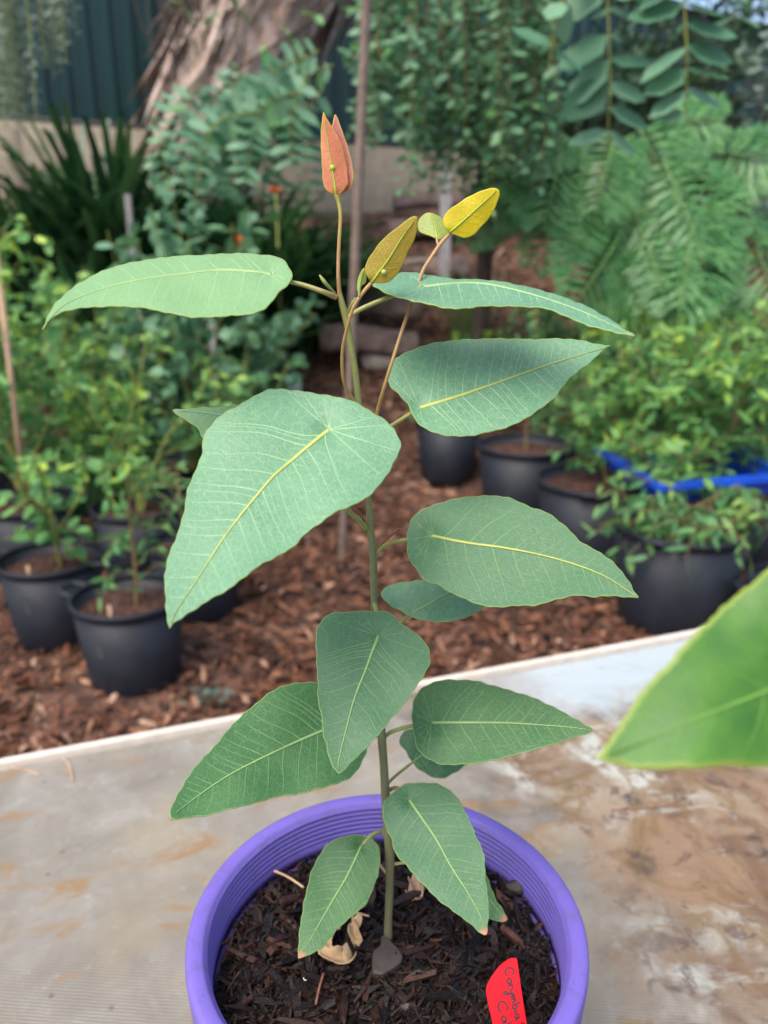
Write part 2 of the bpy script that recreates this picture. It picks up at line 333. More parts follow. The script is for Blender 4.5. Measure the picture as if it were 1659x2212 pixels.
# mulch ground
m, nt, b, out = mat('mulch_ground'); oc = objc(nt); vo = nt.nodes.new('ShaderNodeTexVoronoi'); vo.inputs['Scale'].default_value = 28; vo.inputs['Randomness'].default_value = 1
lk(nt, mapped(nt, oc, (1, .6, 1), (0, 0, .5)), vo.inputs[0]); sep = nt.nodes.new('ShaderNodeSeparateColor'); lk(nt, vo.outputs['Color'], sep.inputs[0])
c = ramp(nt, sep.outputs[0], [(0, (.018, .010, .007)), (.4, (.055, .026, .017)), (.7, (.11, .052, .032)), (1, (.22, .12, .078))])
n1 = noise(nt, 1.3, 5, oc); c = mixc(nt, ramp(nt, n1, [(.45, (0, 0, 0)), (.65, (.7, .7, .7))]), c, (.07, .035, .025))
lk(nt, c, b.inputs['Base Color']); b.inputs['Roughness'].default_value = .9; bump(nt, vo.outputs[0], b, .8, .02); M['ground'] = m
# table sheet : weathered ribbed fibreglass, rusty bore-water stains, a wet end with sky reflection painted in
m, nt, b, out = mat('weathered_sheet'); oc = objc(nt)
n_big = noise(nt, 3.2, 6, oc, .6, .4); n_mid = noise(nt, 11, 7, oc, .65, .8); n_fine = noise(nt, 75, 6, oc, .7)
wv = nt.nodes.new('ShaderNodeTexWave'); wv.wave_type = 'BANDS'; wv.bands_direction = 'Y'; wv.inputs['Scale'].default_value = 115; wv.inputs['Distortion'].default_value = 1.4; wv.inputs['Detail'].default_value = 3; wv.inputs['Detail Scale'].default_value = .6
lk(nt, mapped(nt, oc, (1, 1, 1), (0, 0, R_(24))), wv.inputs[0])
streak = noise(nt, 9, 5, mapped(nt, oc, (1, 9, 1), (0, 0, R_(24))), .6)
sx = nt.nodes.new('ShaderNodeSeparateXYZ'); lk(nt, oc, sx.inputs[0]); X = sx.outputs[0]; Yc = sx.outputs[1]
dx_ = lambda a, b_, c_=0: mapped(nt, oc, (1, 1, 1), (0, 0, 0), (a, b_, c_))
base = ramp(nt, noise(nt, 20, 7, dx_(1, 0), .7, .4), [(.3, (.20, .185, .15)), (.5, (.265, .25, .21)), (.7, (.35, .345, .315))])
base = mixc(nt, math_(nt, 'MULTIPLY', ramp(nt, streak, [(.42, (0, 0, 0)), (.7, (1, 1, 1))]), .4), base, (.25, .22, .18))
base = mixc(nt, math_(nt, 'MULTIPLY', ramp(nt, wv.outputs['Fac'], [(.2, (1, 1, 1)), (.7, (0, 0, 0))]), math_(nt, 'MULTIPLY', ramp(nt, noise(nt, 5, 3, dx_(2, 2)), [(.35, (.2, .2, .2)), (.6, (1, 1, 1))]), 1.0)), base, (.15, .13, .105))
col = mixc(nt, math_(nt, 'MULTIPLY', ramp(nt, noise(nt, 6, 5, dx_(3, 1), .6, .3), [(.52, (0, 0, 0)), (.68, (1, 1, 1))]), .5), base, (.31, .25, .16))
col = mixc(nt, math_(nt, 'MULTIPLY', ramp(nt, noise(nt, 24, 6, mapped(nt, oc, (.5, 1, 1), (0, 0, 0), (7, 1, 0)), .62, .5), [(.56, (0, 0, 0)), (.66, (1, 1, 1))]), .75), col, (.25, .145, .055))
bands = ramp(nt, math_(nt, 'ADD', Yc, math_(nt, 'MULTIPLY', n_big, .10)), [(-.0, (0, 0, 0)), (.02, (1, 1, 1)), (.07, (0, 0, 0))])
right = ramp(nt, math_(nt, 'ADD', math_(nt, 'MULTIPLY', X, .5), math_(nt, 'MULTIPLY', math_(nt, 'SUBTRACT', noise(nt, 7, 5, dx_(0, 4), .6), .5), .15)), [(.495, (0, 0, 0)), (.535, (1, 1, 1))])
# creamy ground with rusty rings, purple brown smears and black spots on the wetter side
wet = mixc(nt, ramp(nt, noise(nt, 7, 6, dx_(5, 2), .55, .7), [(.36, (0, 0, 0)), (.56, (1, 1, 1))]), (.35, .32, .25), (.27, .175, .10))
wet = mixc(nt, math_(nt, 'MULTIPLY', ramp(nt, noise(nt, 11, 7, dx_(8, 5), .62, .8), [(.47, (0, 0, 0)), (.62, (1, 1, 1))]), .9), wet, (.15, .085, .045))
wet = mixc(nt, math_(nt, 'MULTIPLY', ramp(nt, noise(nt, 12, 6, dx_(2, 9), .6, .8), [(.56, (0, 0, 0)), (.66, (1, 1, 1))]), .9), wet, (.46, .47, .41))
ringn = noise(nt, 9, 4, dx_(4, 4), .55, .4)
wet = mixc(nt, math_(nt, 'MULTIPLY', ramp(nt, ringn, [(.47, (0, 0, 0)), (.50, (1, 1, 1)), (.53, (0, 0, 0))]), .8), wet, (.20, .125, .05))
wet = mixc(nt, math_(nt, 'MULTIPLY', ramp(nt, noise(nt, 42, 7, dx_(1, 7), .7, .5), [(.55, (0, 0, 0)), (.62, (1, 1, 1))]), .7), wet, (.09, .055, .045))
wet = mixc(nt, math_(nt, 'MULTIPLY', ramp(nt, noise(nt, 11, 6, dx_(6, 8), .6, .5), [(.565, (0, 0, 0)), (.66, (1, 1, 1))]), .95), wet, (.03, .024, .02))
col = mixc(nt, right, col, wet)
# sky reflection on the wet far end, painted into the colour as pale blue grey
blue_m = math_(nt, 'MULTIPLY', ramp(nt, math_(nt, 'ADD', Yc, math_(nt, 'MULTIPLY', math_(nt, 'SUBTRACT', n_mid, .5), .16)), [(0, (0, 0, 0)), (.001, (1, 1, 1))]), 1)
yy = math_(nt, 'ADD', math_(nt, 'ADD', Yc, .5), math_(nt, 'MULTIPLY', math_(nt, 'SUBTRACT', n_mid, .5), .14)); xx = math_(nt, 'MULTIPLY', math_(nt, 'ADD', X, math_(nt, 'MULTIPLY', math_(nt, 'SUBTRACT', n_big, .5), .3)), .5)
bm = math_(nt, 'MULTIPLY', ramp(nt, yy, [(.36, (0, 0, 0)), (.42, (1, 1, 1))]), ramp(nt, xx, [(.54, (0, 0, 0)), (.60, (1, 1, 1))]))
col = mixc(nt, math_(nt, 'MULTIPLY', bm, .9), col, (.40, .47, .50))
vo = nt.nodes.new('ShaderNodeTexVoronoi'); vo.inputs['Scale'].default_value = 30; lk(nt, oc, vo.inputs[0])
col = mixc(nt, math_(nt, 'MULTIPLY', ramp(nt, vo.outputs[0], [(.03, (1, 1, 1)), (.08, (0, 0, 0))]), .7), col, (.07, .055, .045))
col = mixc(nt, math_(nt, 'MULTIPLY', ramp(nt, n_fine, [(.58, (0, 0, 0)), (.70, (1, 1, 1))]), .22), col, (.50, .50, .49))
lk(nt, col, b.inputs['Base Color']); b.inputs['Specular IOR Level'].default_value = .5
lk(nt, mixc(nt, right, (.5, .5, .5), ramp(nt, n_mid, [(.4, (.5, .5, .5)), (.6, (.22, .22, .22))])), b.inputs['Roughness'])
bump(nt, math_(nt, 'ADD', math_(nt, 'MULTIPLY', wv.outputs['Fac'], .5), n_fine), b, .35, .0012); M['sheet'] = m
M['lip'] = simple('chalky_table_edge', (.58, .52, .45), .7, 60, .12, .4, .003)
M['table_leg'] = simple('grey_steel_leg', (.25, .25, .25), .5, 20)

# ------------------------------------------------------------------ ground
GP = np.array([(-200, 0), (4.2, 0), (5.2, .2), (6.2, .58), (7.2, 1.05), (8.5, 1.68), (10, 1.9), (14, 2.0), (400, 2.0)], float)
def gz(y): return np.interp(y, GP[:, 0], GP[:, 1])
xs = np.unique(np.concatenate([np.linspace(-150, -6, 12), np.linspace(-6, 8, 90), np.linspace(8, 150, 12)]))
ys = np.unique(np.concatenate([np.linspace(-100, -1, 10), np.linspace(-1, 12, 110), np.linspace(12, 300, 14)]))
gx, gy = np.meshgrid(xs, ys); near = (np.abs(gx) < 8) & (gy > -1) & (gy < 12)
gzv = gz(gy) + near * (.018 * np.sin(gx * 3.1 + gy * 1.7) + .012 * np.sin(gx * 7 - gy * 5)) + near * rng.uniform(-.008, .008, gx.shape)
mb = MB(); nx, ny = len(xs), len(ys); ii, jj = np.meshgrid(np.arange(ny - 1), np.arange(nx - 1), indexing='ij'); a0 = (ii * nx + jj).ravel()
mb.add(np.stack([gx, gy, gzv], -1).reshape(-1, 3), np.stack([a0, a0 + 1, a0 + nx + 1, a0 + nx], 1))
tag(mb.build('ground', M['ground']), kind='structure')
# loose bark mulch lying over it
mb = MB(); NCH = 34000
d_ = 1.0 + 7.0 * rng.uniform(0, 1, NCH) ** 1.25; x_ = rng.uniform(-.72, .72, NCH) * d_ * 1.0
L_ = (.010 + .05 * rng.uniform(0, 1, NCH) ** 2.2) * (1 + .10 * d_); W_ = L_ * rng.uniform(.10, .50, NCH)
patch = .5 + .25 * np.sin(x_ * 5.3 + 1.3 * np.sin(d_ * 3.1)) + .25 * np.sin(d_ * 6.1 + 1.7 * np.sin(x_ * 4.3))
rn_ = np.clip(rng.beta(1.3, 1.9, NCH) * .92 + (patch - .5) * .38, 0, 1); rn_ += np.clip((d_ - 3.2) * .10, 0, .16)
chips(mb, np.stack([x_, d_, gz(d_) + rng.uniform(.006, .035, NCH)], 1), L_, W_, W_ * .3, .38, rn=np.clip(rn_, 0, 1))
n_ = 2600; d2 = 1.0 + 6 * rng.uniform(0, 1, n_) ** 1.2; x2 = rng.uniform(-.62, .62, n_) * d2; L2_ = rng.uniform(.03, .10, n_)
chips(mb, np.stack([x2, d2, gz(d2) + rng.uniform(.02, .04, n_)], 1), L2_, rng.uniform(.002, .006, n_), .002, .2, rn=rng.uniform(.35, .9, n_))
n_ = 1500; d2 = 1.0 + 6 * rng.uniform(0, 1, n_) ** 1.3; x2 = rng.uniform(-.62, .62, n_) * d2; L2_ = rng.uniform(.03, .075, n_)
leaves(mb, np.stack([x2, d2, gz(d2) + rng.uniform(.02, .045, n_)], 1), rng.normal(0, 1, (n_, 3)) * [1, 1, .2], rng.normal(0, .35, (n_, 3)) + [0, 0, 1], L2_, L2_ * .3, rng.uniform(-.2, .35, n_), rnd=rng.uniform(.45, 1, n_))
tag(mb.build('bark_mulch', M['mulch_chip'], smooth=False), 'reddish brown bark mulch spread over the ground', 'mulch', kind='stuff')

# ------------------------------------------------------------------ fence, wall
F0, F1 = np.array([-5.5, 6.0]) - 7 * np.array([.878, .478]), np.array([9.0, 13.9]); fd = (F1 - F0) / np.linalg.norm(F1 - F0); fn = np.array([-fd[1], fd[0]]); FL = np.linalg.norm(F1 - F0); WT = 2.37
fe = empty('sheet_fence', (F0[0], F0[1], WT), 'dark green ribbed sheet metal fence standing on the low limestone wall', 'fence')
mb = MB(); prof = []; s = 0
while s < FL:
    prof += [(s, 0), (s + .055, 0), (s + .075, .03), (s + .13, .03), (s + .15, 0), (s + .19, 0)]
    s += .19
prof = np.array(prof); A = F0 + prof[:, :1] * fd + prof[:, 1:] * -fn
nP = len(A); v = np.concatenate([np.c_[A, np.full(nP, WT + .03)], np.c_[A, np.full(nP, WT + 1.75)]]); i = np.arange(nP - 1)
mb.add(v, np.stack([i, i + 1, i + 1 + nP, i + nP], 1))
o = mb.build('panel', M['fence'], fe, smooth=False); md = o.modifiers.new('thickness', 'SOLIDIFY'); md.thickness = .002
ang = math.atan2(fd[1], fd[0]); mid = (F0 + F1) / 2
mb = MB(); box(mb, (*(mid - fn * .02), WT + 1.76), (FL, .06, .05), ang); mb.build('top_rail', M['capping'], fe)
mb = MB(); box(mb, (*(mid - fn * .035), WT + .02), (FL, .05, .05), ang); mb.build('bottom_rail', M['capping'], fe)
mb = MB(); box(mb, (*(mid + fn * .04), WT / 2 + .2), (FL, .22, WT - .4), ang)
for k in range(int(FL / 1.1)):   # proud end blocks
    if k in (2,): pass
tag(mb.build('limestone_wall', M['lime_wall']), 'low cream limestone retaining wall under the green fence', 'wall')
mb = MB(); q = PY(6, 300, 6.9); box(mb, (q[0], q[1] - .0, WT / 2 - .07), (.25, .3, WT - .10), ang); tag(mb.build('wall_pier', M['lime_wall']), 'square cream limestone pier at the left end of the low wall', 'pier')

# ------------------------------------------------------------------ table
RIM_Z = CAMZ - .328; PC_ = np.array([0.0015, .324]); POT_H = .19; TZ = RIM_Z - POT_H
T1 = G(0, 1652, TZ + .008)[:2]; T2 = G(1520, 1366, TZ + .008)[:2]; td = (T2 - T1) / np.linalg.norm(T2 - T1); tn = np.array([td[1], -td[0]])
tang = math.atan2(td[1], td[0]); E1 = T1 - td * .55; TL = 2.3; TW = 1.25
tb = empty('potting_table', (E1[0], E1[1], 0), 'weathered fibreglass topped potting table with rusty stains under the purple pot', 'table', rz=tang)
def tl(name, m, parts, smooth=False, bev=0):
    mb = MB()
    for c, s in parts: box(mb, c, s)
    V = np.concatenate(mb.v); mb.v = [V + np.array([E1[0], E1[1], 0])]     # build() removes the parent's translation
    o = mb.build(name, m, tb, smooth=smooth)
    if bev: md = o.modifiers.new('bevel', 'BEVEL'); md.width = bev; md.segments = 3
    return o
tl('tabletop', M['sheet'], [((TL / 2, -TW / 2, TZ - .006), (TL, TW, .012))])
tl('edge_lip', M['lip'], [((TL / 2, .0055, TZ - .006), (TL + .02, .009, .034))], bev=.004)
for i_ in (0, 1):
    for j_ in (0, 1): tl('leg', M['table_leg'], [((.06 + i_ * (TL - .12), -.05 - j_ * (TW - .1), (TZ - .012) / 2), (.04, .04, TZ - .012))])
tl('frame_rail', M['table_leg'], [((TL / 2, -.05, TZ - .033), (TL - .16, .03, .04)), ((TL / 2, -TW + .05, TZ - .033), (TL - .16, .03, .04))])
# a few needles and bits on the sheet
def on_sheet(x, y): return G(x, y, TZ)
for k, (a, b_, c_) in enumerate([((248, 1862), (262, 1895), (290, 1925)), ((20, 1660), (60, 1668), (86, 1676))]):
    mb = MB(); pts = np.array([on_sheet(*p) + [0, 0, .0015] for p in (a, b_, c_)]) if k else np.array([on_sheet(*p) + [0, 0, .0015] for p in ((136, 1617 + 25), (150, 1655), (158, 1690))])
    tube(mb, smooth_poly(pts, 4), .0008, 5); tag(mb.build('pine_needle', M['straw']), ['brown needle lying on the sheet near the table edge, left', 'thin pale needle at the far left end of the table edge'][k], 'needle')
mb = MB(); pts = np.array([on_sheet(*p) + [0, 0, .001] for p in ((1320, 1752), (1380, 1748), (1440, 1742), (1485, 1722))]); tube(mb, smooth_poly(pts, 6), .0005, 5)
tag(mb.build('dry_grass_stalk', M['stub']), 'fine curved reddish stalk on the stained right side of the table', 'stalk')

# ------------------------------------------------------------------ purple pot
def purple_pot(cx, cy, label, full=True):
    e = empty('purple_pot', (cx, cy, TZ), label, 'plant pot')
    mb = MB(); pr = [(.074, 0), (.0775, .001), (.0915, .158), (.0915, .160), (.0895, .160), (.0888, .155), (.0885, .150), (.072, .004), (.0, .004), (.0, .0)]
    lathe(mb, [(.074, .0), (.078, .0015), (.0925, .160), (.0905, .161), (.0765, .005), (.001, .004), (.001, .0)], (cx, cy, TZ), 128); mb.build('body', M['purple'], e)
    mb = MB(); rp = [(.0921, .1595), (.1000, .1600), (.1010, .1610), (.1024, .1850), (.1021, .1882), (.1010, .1897), (.0990, .1900), (.0945, .1897), (.0930, .1885)]
    z = .1872
    for k in range(6):
        rp += [(.0926 - k * .0003, z), (.0914 - k * .0003, z - .0006), (.0914 - k * .0003, z - .0016), (.0926 - k * .0003, z - .0022)]; z -= .0031
    rp += [(.0903, z + .0004), (.0900, .1600)]
    lathe(mb, rp, (cx, cy, TZ), 160); mb.build('rim', M['purple'], e)
    return e
purple_pot(PC_[0], PC_[1], 'round bright purple plastic pot with a ridged inner rim holding the broad leaved seedling')
SZ = RIM_Z - .0285
def disc(mb, c, r, n=40, nr=8, amp=.001, mound=0.0):
    v = [[c[0], c[1], c[2] + mound]]; f3 = []; f4 = []
    for i in range(1, nr + 1):
        for j in range(n):
            t = 2 * np.pi * j / n; rr = r * i / nr; v.append([c[0] + rr * math.cos(t), c[1] + rr * math.sin(t), c[2] + mound * (1 - (i / nr) ** 2) + rng.uniform(-amp, amp)])
    for j in range(n): f3.append([0, 1 + j, 1 + (j + 1) % n])
    for i in range(nr - 1):
        for j in range(n): a = 1 + i * n; f4.append([a + j, a + n + j, a + n + (j + 1) % n, a + (j + 1) % n])
    mb.add(np.array(v), [np.array(f3), np.array(f4)], 0, .2)
mb = MB(); disc(mb, (PC_[0], PC_[1], SZ - .003), .0885, 64, 16, .0015, .003)
def dpos(n, rmax, z0, z1, r=rng):
    rr = rmax * np.sqrt(r.uniform(0, 1, n)); t = r.uniform(0, 2 * np.pi, n); return np.stack([PC_[0] + rr * np.cos(t), PC_[1] + rr * np.sin(t), SZ + .003 * (1 - (rr / .09) ** 2) + r.uniform(z0, z1, n)], 1)
n_ = 1300; L_ = rng.uniform(.006, .016, n_); chips(mb, dpos(n_, .084, -.003, .001), L_, L_ * rng.uniform(.15, .4, n_), L_ * .16, .3, mat=1)
n_ = 300; L_ = rng.uniform(.009, .020, n_); chips(mb, dpos(n_, .079, .001, .0055), L_, L_ * rng.uniform(.16, .30, n_), L_ * .16, .32, mat=1)
n_ = 6500; L_ = rng.uniform(.003, .013, n_); chips(mb, dpos(n_, .086, -.002, .0045), L_, L_ * rng.uniform(.05, .18, n_), L_ * .09, .5, mat=1)
tag(mb.build('bark_potting_mix', [M['soil_base'], M['soil_chip']], smooth=False), 'dark chunky bark potting mix filling the purple pot', 'potting mix', kind='stuff')
def on_soil(x, y, dz=.003): return G(x, y, SZ + .002) + np.array([0, 0, dz])

# ------------------------------------------------------------------ outlined leaves (each gets its own distance, tilt, curl)
def dist_to_poly(p, poly):
    a = poly; b_ = np.roll(poly, -1, 0); d = b_ - a; L2 = (d ** 2).sum(1) + 1e-9; best = np.full(len(p), 1e9)
    for s0 in range(0, len(p), 1500):
        q = p[s0:s0 + 1500, None] - a[None]; t = np.clip((q * d[None]).sum(2) / L2, 0, 1); dd = np.sqrt(((q - t[..., None] * d[None]) ** 2).sum(2)).min(1); best[s0:s0 + 1500] = dd
    return best
def inside(p, poly):
    x, y = p[:, 0], p[:, 1]; c = np.zeros(len(p), bool); n = len(poly); j = n - 1
    for i in range(n):
        xi, yi = poly[i]; xj, yj = poly[j]
        hit = ((yi > y) != (yj > y)) & (x < (xj - xi) * (y - yi) / (yj - yi + 1e-12) + xi); c ^= hit; j = i
    return c
def leaf_surface(parent, origin, name, outline, mid, d0, ax, ay, mats, fold=-.03, curl=0.0, wave=.010, nlat=8, mid_w=6.0, brown=0, base_fan=3, label=None,
                 grid=9.0, edge_w=2.4, wig=1.5, lat_w=1.9, lat_ang=56, seed=1, thick=.0004, lat_from=.03, curl2=0, marg=1.0):
    r = np.random.default_rng(seed)
    out = smooth_poly(outline, 6, True); step = np.linalg.norm(np.roll(out, -1, 0) - out, axis=1); out = out[step > .8]
    # gentle scalloping of the margin
    seg = np.linalg.norm(np.roll(out, -1, 0) - out, axis=1); s_ = np.cumsum(seg); nr_ = np.roll(out, -1, 0) - np.roll(out, 1, 0); nr_ = np.stack([nr_[:, 1], -nr_[:, 0]], 1); nr_ /= np.linalg.norm(nr_, axis=1)[:, None] + 1e-9
    out = out + nr_ * (wig * (.6 * np.sin(s_ / 5.2 + r.uniform(0, 6)) + .8 * np.sin(s_ / 14.0 + r.uniform(0, 6)) * np.sin(s_ / 37)))[:, None]
    mid = smooth_poly(mid, 8); at = mid[0]; tip = mid[-1]; L = np.linalg.norm(tip - at); ux = (tip - at) / L; uy = np.array([-ux[1], ux[0]])
    def midoff(p):       # signed distance to the midrib line
        q = p - at; s = q @ ux; t = q @ uy; ms = (mid - at) @ ux; mt = (mid - at) @ uy; o_ = np.argsort(ms)
        return s, t - np.interp(s, ms[o_], mt[o_])
    ph = r.uniform(0, 6, 3)
    def depth(p):
        dx, dy = p[:, 0] - at[0], p[:, 1] - at[1]; s, t = midoff(p); sn, tn_ = s / L, t / L
        k = (ax * dx + ay * dy) / FP + (L / FP) * (fold * (np.sqrt(tn_ ** 2 + .0004) - .02) + curl * np.clip(sn, 0, 1.2) ** 2 + curl2 * tn_
             + wave * np.abs(tn_) * 3 * np.sin(sn * 14 + ph[0]) + wave * .7 * np.sin(sn * 9 + tn_ * 11 + ph[1]) + .035 * np.exp(-((p - at) ** 2).sum(1) / (.05 * L) ** 2))
        return d0 * (1 + k)
    x0, y0 = out.min(0); x1, y1 = out.max(0); gxx, gyy = np.meshgrid(np.arange(x0, x1, grid), np.arange(y0, y1, grid)); g = np.stack([gxx.ravel(), gyy.ravel()], 1); g[:, 0] += (np.round((g[:, 1] - y0) / grid) % 2) * grid / 2
    g = g[inside(g, out)]; g = g[dist_to_poly(g, out) > grid * .75]
    ring = out - nr_ * edge_w; ins = inside(ring, out); dd = dist_to_poly(ring, out); ring = ring[ins & (dd > edge_w * .8)]
    ring2 = out + nr_ * edge_w; ring = np.concatenate([ring, ring2[inside(ring2, out) & (dist_to_poly(ring2, out) > edge_w * .8)]])
    pts = np.concatenate([out, ring, g]); n = len(out)
    cv, ce, cf, *_ = geometry.delaunay_2d_cdt([Vector(p) for p in pts], [(i, (i + 1) % n) for i in range(n)], [], 1, 1e-4)
    V2 = np.array([[q.x, q.y] for q in cv]); F = np.array([list(q) for q in cf if len(q) == 3])
    cr = np.cross(V2[F[:, 1]] - V2[F[:, 0]], V2[F[:, 2]] - V2[F[:, 0]]); F[cr > 0] = F[cr > 0][:, ::-1]   # face the viewer's side
    dd = dist_to_poly(V2, out); E = np.clip(1 - dd / edge_w, 0, 1) * marg
    br = np.zeros(len(V2))
    if brown: br = np.clip(1.6 - np.linalg.norm(V2 - tip, axis=1) / brown + r.uniform(-.25, .25, len(V2)), 0, 1)
    s, t = midoff(V2); uvs = [np.stack([s / 300, t / 300], 1)]
    mb = MB(); mb.add(P(V2[:, 0], V2[:, 1], depth(V2)), F, 0, .5, np.stack([E, br], 1))
    def ribbon(path, w0, w1, mi, lift):
        path = np.asarray(path); 
        if len(path) < 2: return
        tg = np.gradient(path, axis=0); tg /= np.linalg.norm(tg, axis=1)[:, None] + 1e-9; nn = np.stack([-tg[:, 1], tg[:, 0]], 1); wd = np.linspace(w0, w1, len(path))[:, None] / 2
        rows = [path - nn * wd, path, path + nn * wd]; n_ = len(path)
        vv = np.concatenate([P(q[:, 0], q[:, 1], depth(q) - l_) for q, l_ in zip(rows, (lift, lift, lift) if lift < .0003 else (lift * .4, lift, lift * .4))])
        i = np.arange(n_ - 1); f = np.concatenate([np.stack([i, i + 1, i + 1 + n_, i + n_], 1), np.stack([i + n_, i + 1 + n_, i + 1 + 2 * n_, i + 2 * n_], 1)])[:, ::-1]
        mb.add(vv, f, mi, .5); uvs.append(np.zeros((3 * n_, 2)))
    if nlat or base_fan or mid_w:
        if mid_w: ribbon(mid[:-2] if len(mid) > 6 else mid, mid_w, 1.4, 1, .0005)
        ph2 = r.uniform(0, 6, 4); mg = min(7, L * .03 + 1)
        def field(p, side):
            q = p - at; sN = (q @ ux) / L; tN = abs(q @ uy) / L
            rad = math.atan2(tN, sN); lat = R_(lat_ang + 8 - 16 * sN) - (.55 + .35 * math.sin(ph2[0])) * min(tN, .4) + .07 * math.sin(sN * 23 + ph2[1]) + .09 * math.sin(tN * 26 + sN * 9 + ph2[2] + side)
            wgt = min(1, max(0, (sN - tN * .25 + .04) / .14)); wgt = wgt * wgt * (3 - 2 * wgt)
            return (rad * (1 - wgt) + lat * wgt) * side
        def march(p, ang0, side, w0, kmax=90):
            path = [p]
            for k in range(kmax):
                a = field(p, side) if k else ang0
                p = p + (ux * math.cos(a) + uy * math.sin(a)) * 5
                if not inside(p[None], out)[0] or dist_to_poly(p[None], out)[0] < mg: break
                path.append(p)
            if len(path) > 2: ribbon(path, w0, .6, 2, .00010)
            return path
        for side in (1, -1):
            fam = []
            for i in range(nlat * 2):
                u = lat_from + (i + r.uniform(-.25, .25) + .5) / (nlat * 2) * .88; fi = np.clip(u, 0, .97) * (len(mid) - 1); i0 = int(fi); p0 = mid[i0] * (1 - fi + i0) + mid[min(i0 + 1, len(mid) - 1)] * (fi - i0)
                strong = i % 2 == 0
                if not strong and r.uniform() < .45: continue
                fam.append(march(p0, field(p0 + uy * side * .08 * L, side), side, lat_w * (1.0 if strong else .4) * (1 - .35 * u), 90))
            for i in range(base_fan):
                a = side * R_(88 + 82 * (i + .4) / base_fan + r.uniform(-5, 5)); march(mid[0] + 0 * ux, a, side, lat_w * .75, 60)
    uv = np.concatenate(uvs); o = mb.build(name, mats, parent, uv=uv)
    md = o.modifiers.new('thickness', 'SOLIDIFY'); md.thickness = thick; md.offset = -1
    if label: o['label'] = label
    return o, depth

SEED_LOC = None
YS = .333
def sd(y, Y=YS): return Y / (cp - sp * (y - CY) / FP)      # depth of a point standing above the stem's foot
base = G(838, 2026, SZ)
plant = empty('broad_leaf_seedling', tuple(base), 'young gum seedling with large blue green leaves and red new tips in the purple pot', 'seedling')
def loc_tube(name, pts, rad_px, m, parent=None, rnd=(0, 1), n=10, wob=0):
    """pts: (px, py, depth) control points"""
    p = smooth_poly(np.array(pts, float), 8); w3 = P(p[:, 0], p[:, 1], p[:, 2]); k = len(p)
    rp = np.interp(np.linspace(0, 1, k), np.linspace(0, 1, len(rad_px)), rad_px) * p[:, 2] / FP
    if wob: rp = rp * (1 + wob * rng.normal(0, 1, k))
    mb = MB(); tube(mb, w3, rp, n); mb.r = [np.repeat(np.linspace(rnd[0], rnd[1], k), n)]
    par = parent or plant; o = mb.build(name, m, None)
    if parent is not None and parent.parent is not None:
        V = np.array([v.co for v in o.data.vertices]) - np.array(plant.location); o.data.vertices.foreach_set('co', V.ravel()); o.parent = parent
    else:
        V = np.array([v.co for v in o.data.vertices]) - np.array(par.location); o.data.vertices.foreach_set('co', V.ravel()); o.parent = par
    return o
st = [(838, 2040), (839, 1985), (842, 1900), (841, 1830), (836, 1780), (833, 1720), (829, 1650), (824, 1585), (818, 1480), (811, 1380), (808, 1290), (806, 1195), (800, 1140), (796, 1075), (790, 1000), (783, 940), (775, 870), (767, 800), (757, 740), (750, 700), (742, 668), (736, 645), (733, 628)]
loc_tube('stem', [(x, y, sd(y)) for x, y in st], [10.5, 8.5, 9, 11, 9.5, 10, 9.0, 9.5, 8, 7.5, 7.5, 9.5, 8, 6.5, 6.5, 7, 7.2, 7.2, 7.4, 8, 7.6, 6.4, 4.6], M['stem'], rnd=(0, .86), n=14)
A_ = np.array
def seed_leaf(outline, mid, d0, ax, ay, bm, vm, lm, pet=None, prad=(4.5, 4.5), pm='petiole', prnd=(.1, .4), **k):
    o, dep = leaf_surface(plant, None, 'leaf', A_(outline, float), A_(mid, float), d0, ax, ay, [M[bm], M[vm], M[lm]], **k)
    if pet is not None:
        pts = [(x, y, d if d is not None else float(dep(A_([[x, y]], float))[0]) + .0007) for x, y, d in pet]
        loc_tube('petiole', pts, prad, M[pm], parent=o, rnd=prnd)
    return o, dep
L1 = [(91.5, 711), (107, 675), (130, 645), (165, 615), (210, 590), (280, 567), (360, 555), (450, 549), (525, 547), (590, 552), (617, 565), (630, 590), (625, 610), (600, 635), (580, 660), (555, 675), (500, 681), (430, 686), (380, 678), (300, 664), (240, 661), (190, 664), (140, 672), (107, 690)]
seed_leaf(L1, [(586, 591), (540, 584), (475, 582), (400, 590), (320, 600), (240, 617), (175, 640), (130, 665), (95, 705)], .312, .12, -1.7, 'blade_pale', 'vein_g', 'vein_ll',
          pet=[(726, 642, sd(642) - .001), (700, 631, .317), (660, 617, .3165), (622, 607, .316), (588, 594, None)], prad=(6.5, 5.5, 5, 5), prnd=(.9, .15), nlat=9, curl=.10, seed=11, fold=.22, mid_w=6.5, lat_w=2.2, label='pale green leaf at the top left, seen nearly edge on')
L2 = [(1372, 725), (1350, 710), (1305, 682), (1255, 655), (1180, 630), (1110, 612), (1055, 605), (980, 601), (930, 594), (880, 588), (861, 590), (835, 597), (818, 606), (805, 616), (825, 627), (850, 638), (880, 647), (912, 654), (950, 662), (990, 666), (1040, 662), (1110, 661), (1180, 667), (1240, 690), (1280, 705), (1330, 718)]
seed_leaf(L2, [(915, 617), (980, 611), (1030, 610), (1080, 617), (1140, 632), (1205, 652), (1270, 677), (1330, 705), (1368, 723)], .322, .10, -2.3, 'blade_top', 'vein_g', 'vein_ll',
          pet=[(752, 684, sd(684)), (785, 665, .3225), (820, 650, .323), (855, 637, .3235), (912, 619, None)], prad=(5.5, 5, 5, 5), prnd=(.6, .1), nlat=9, curl=.05, seed=12, fold=.2, mid_w=5.5, lat_w=2.0, label='narrow looking leaf at the top right, seen nearly edge on')
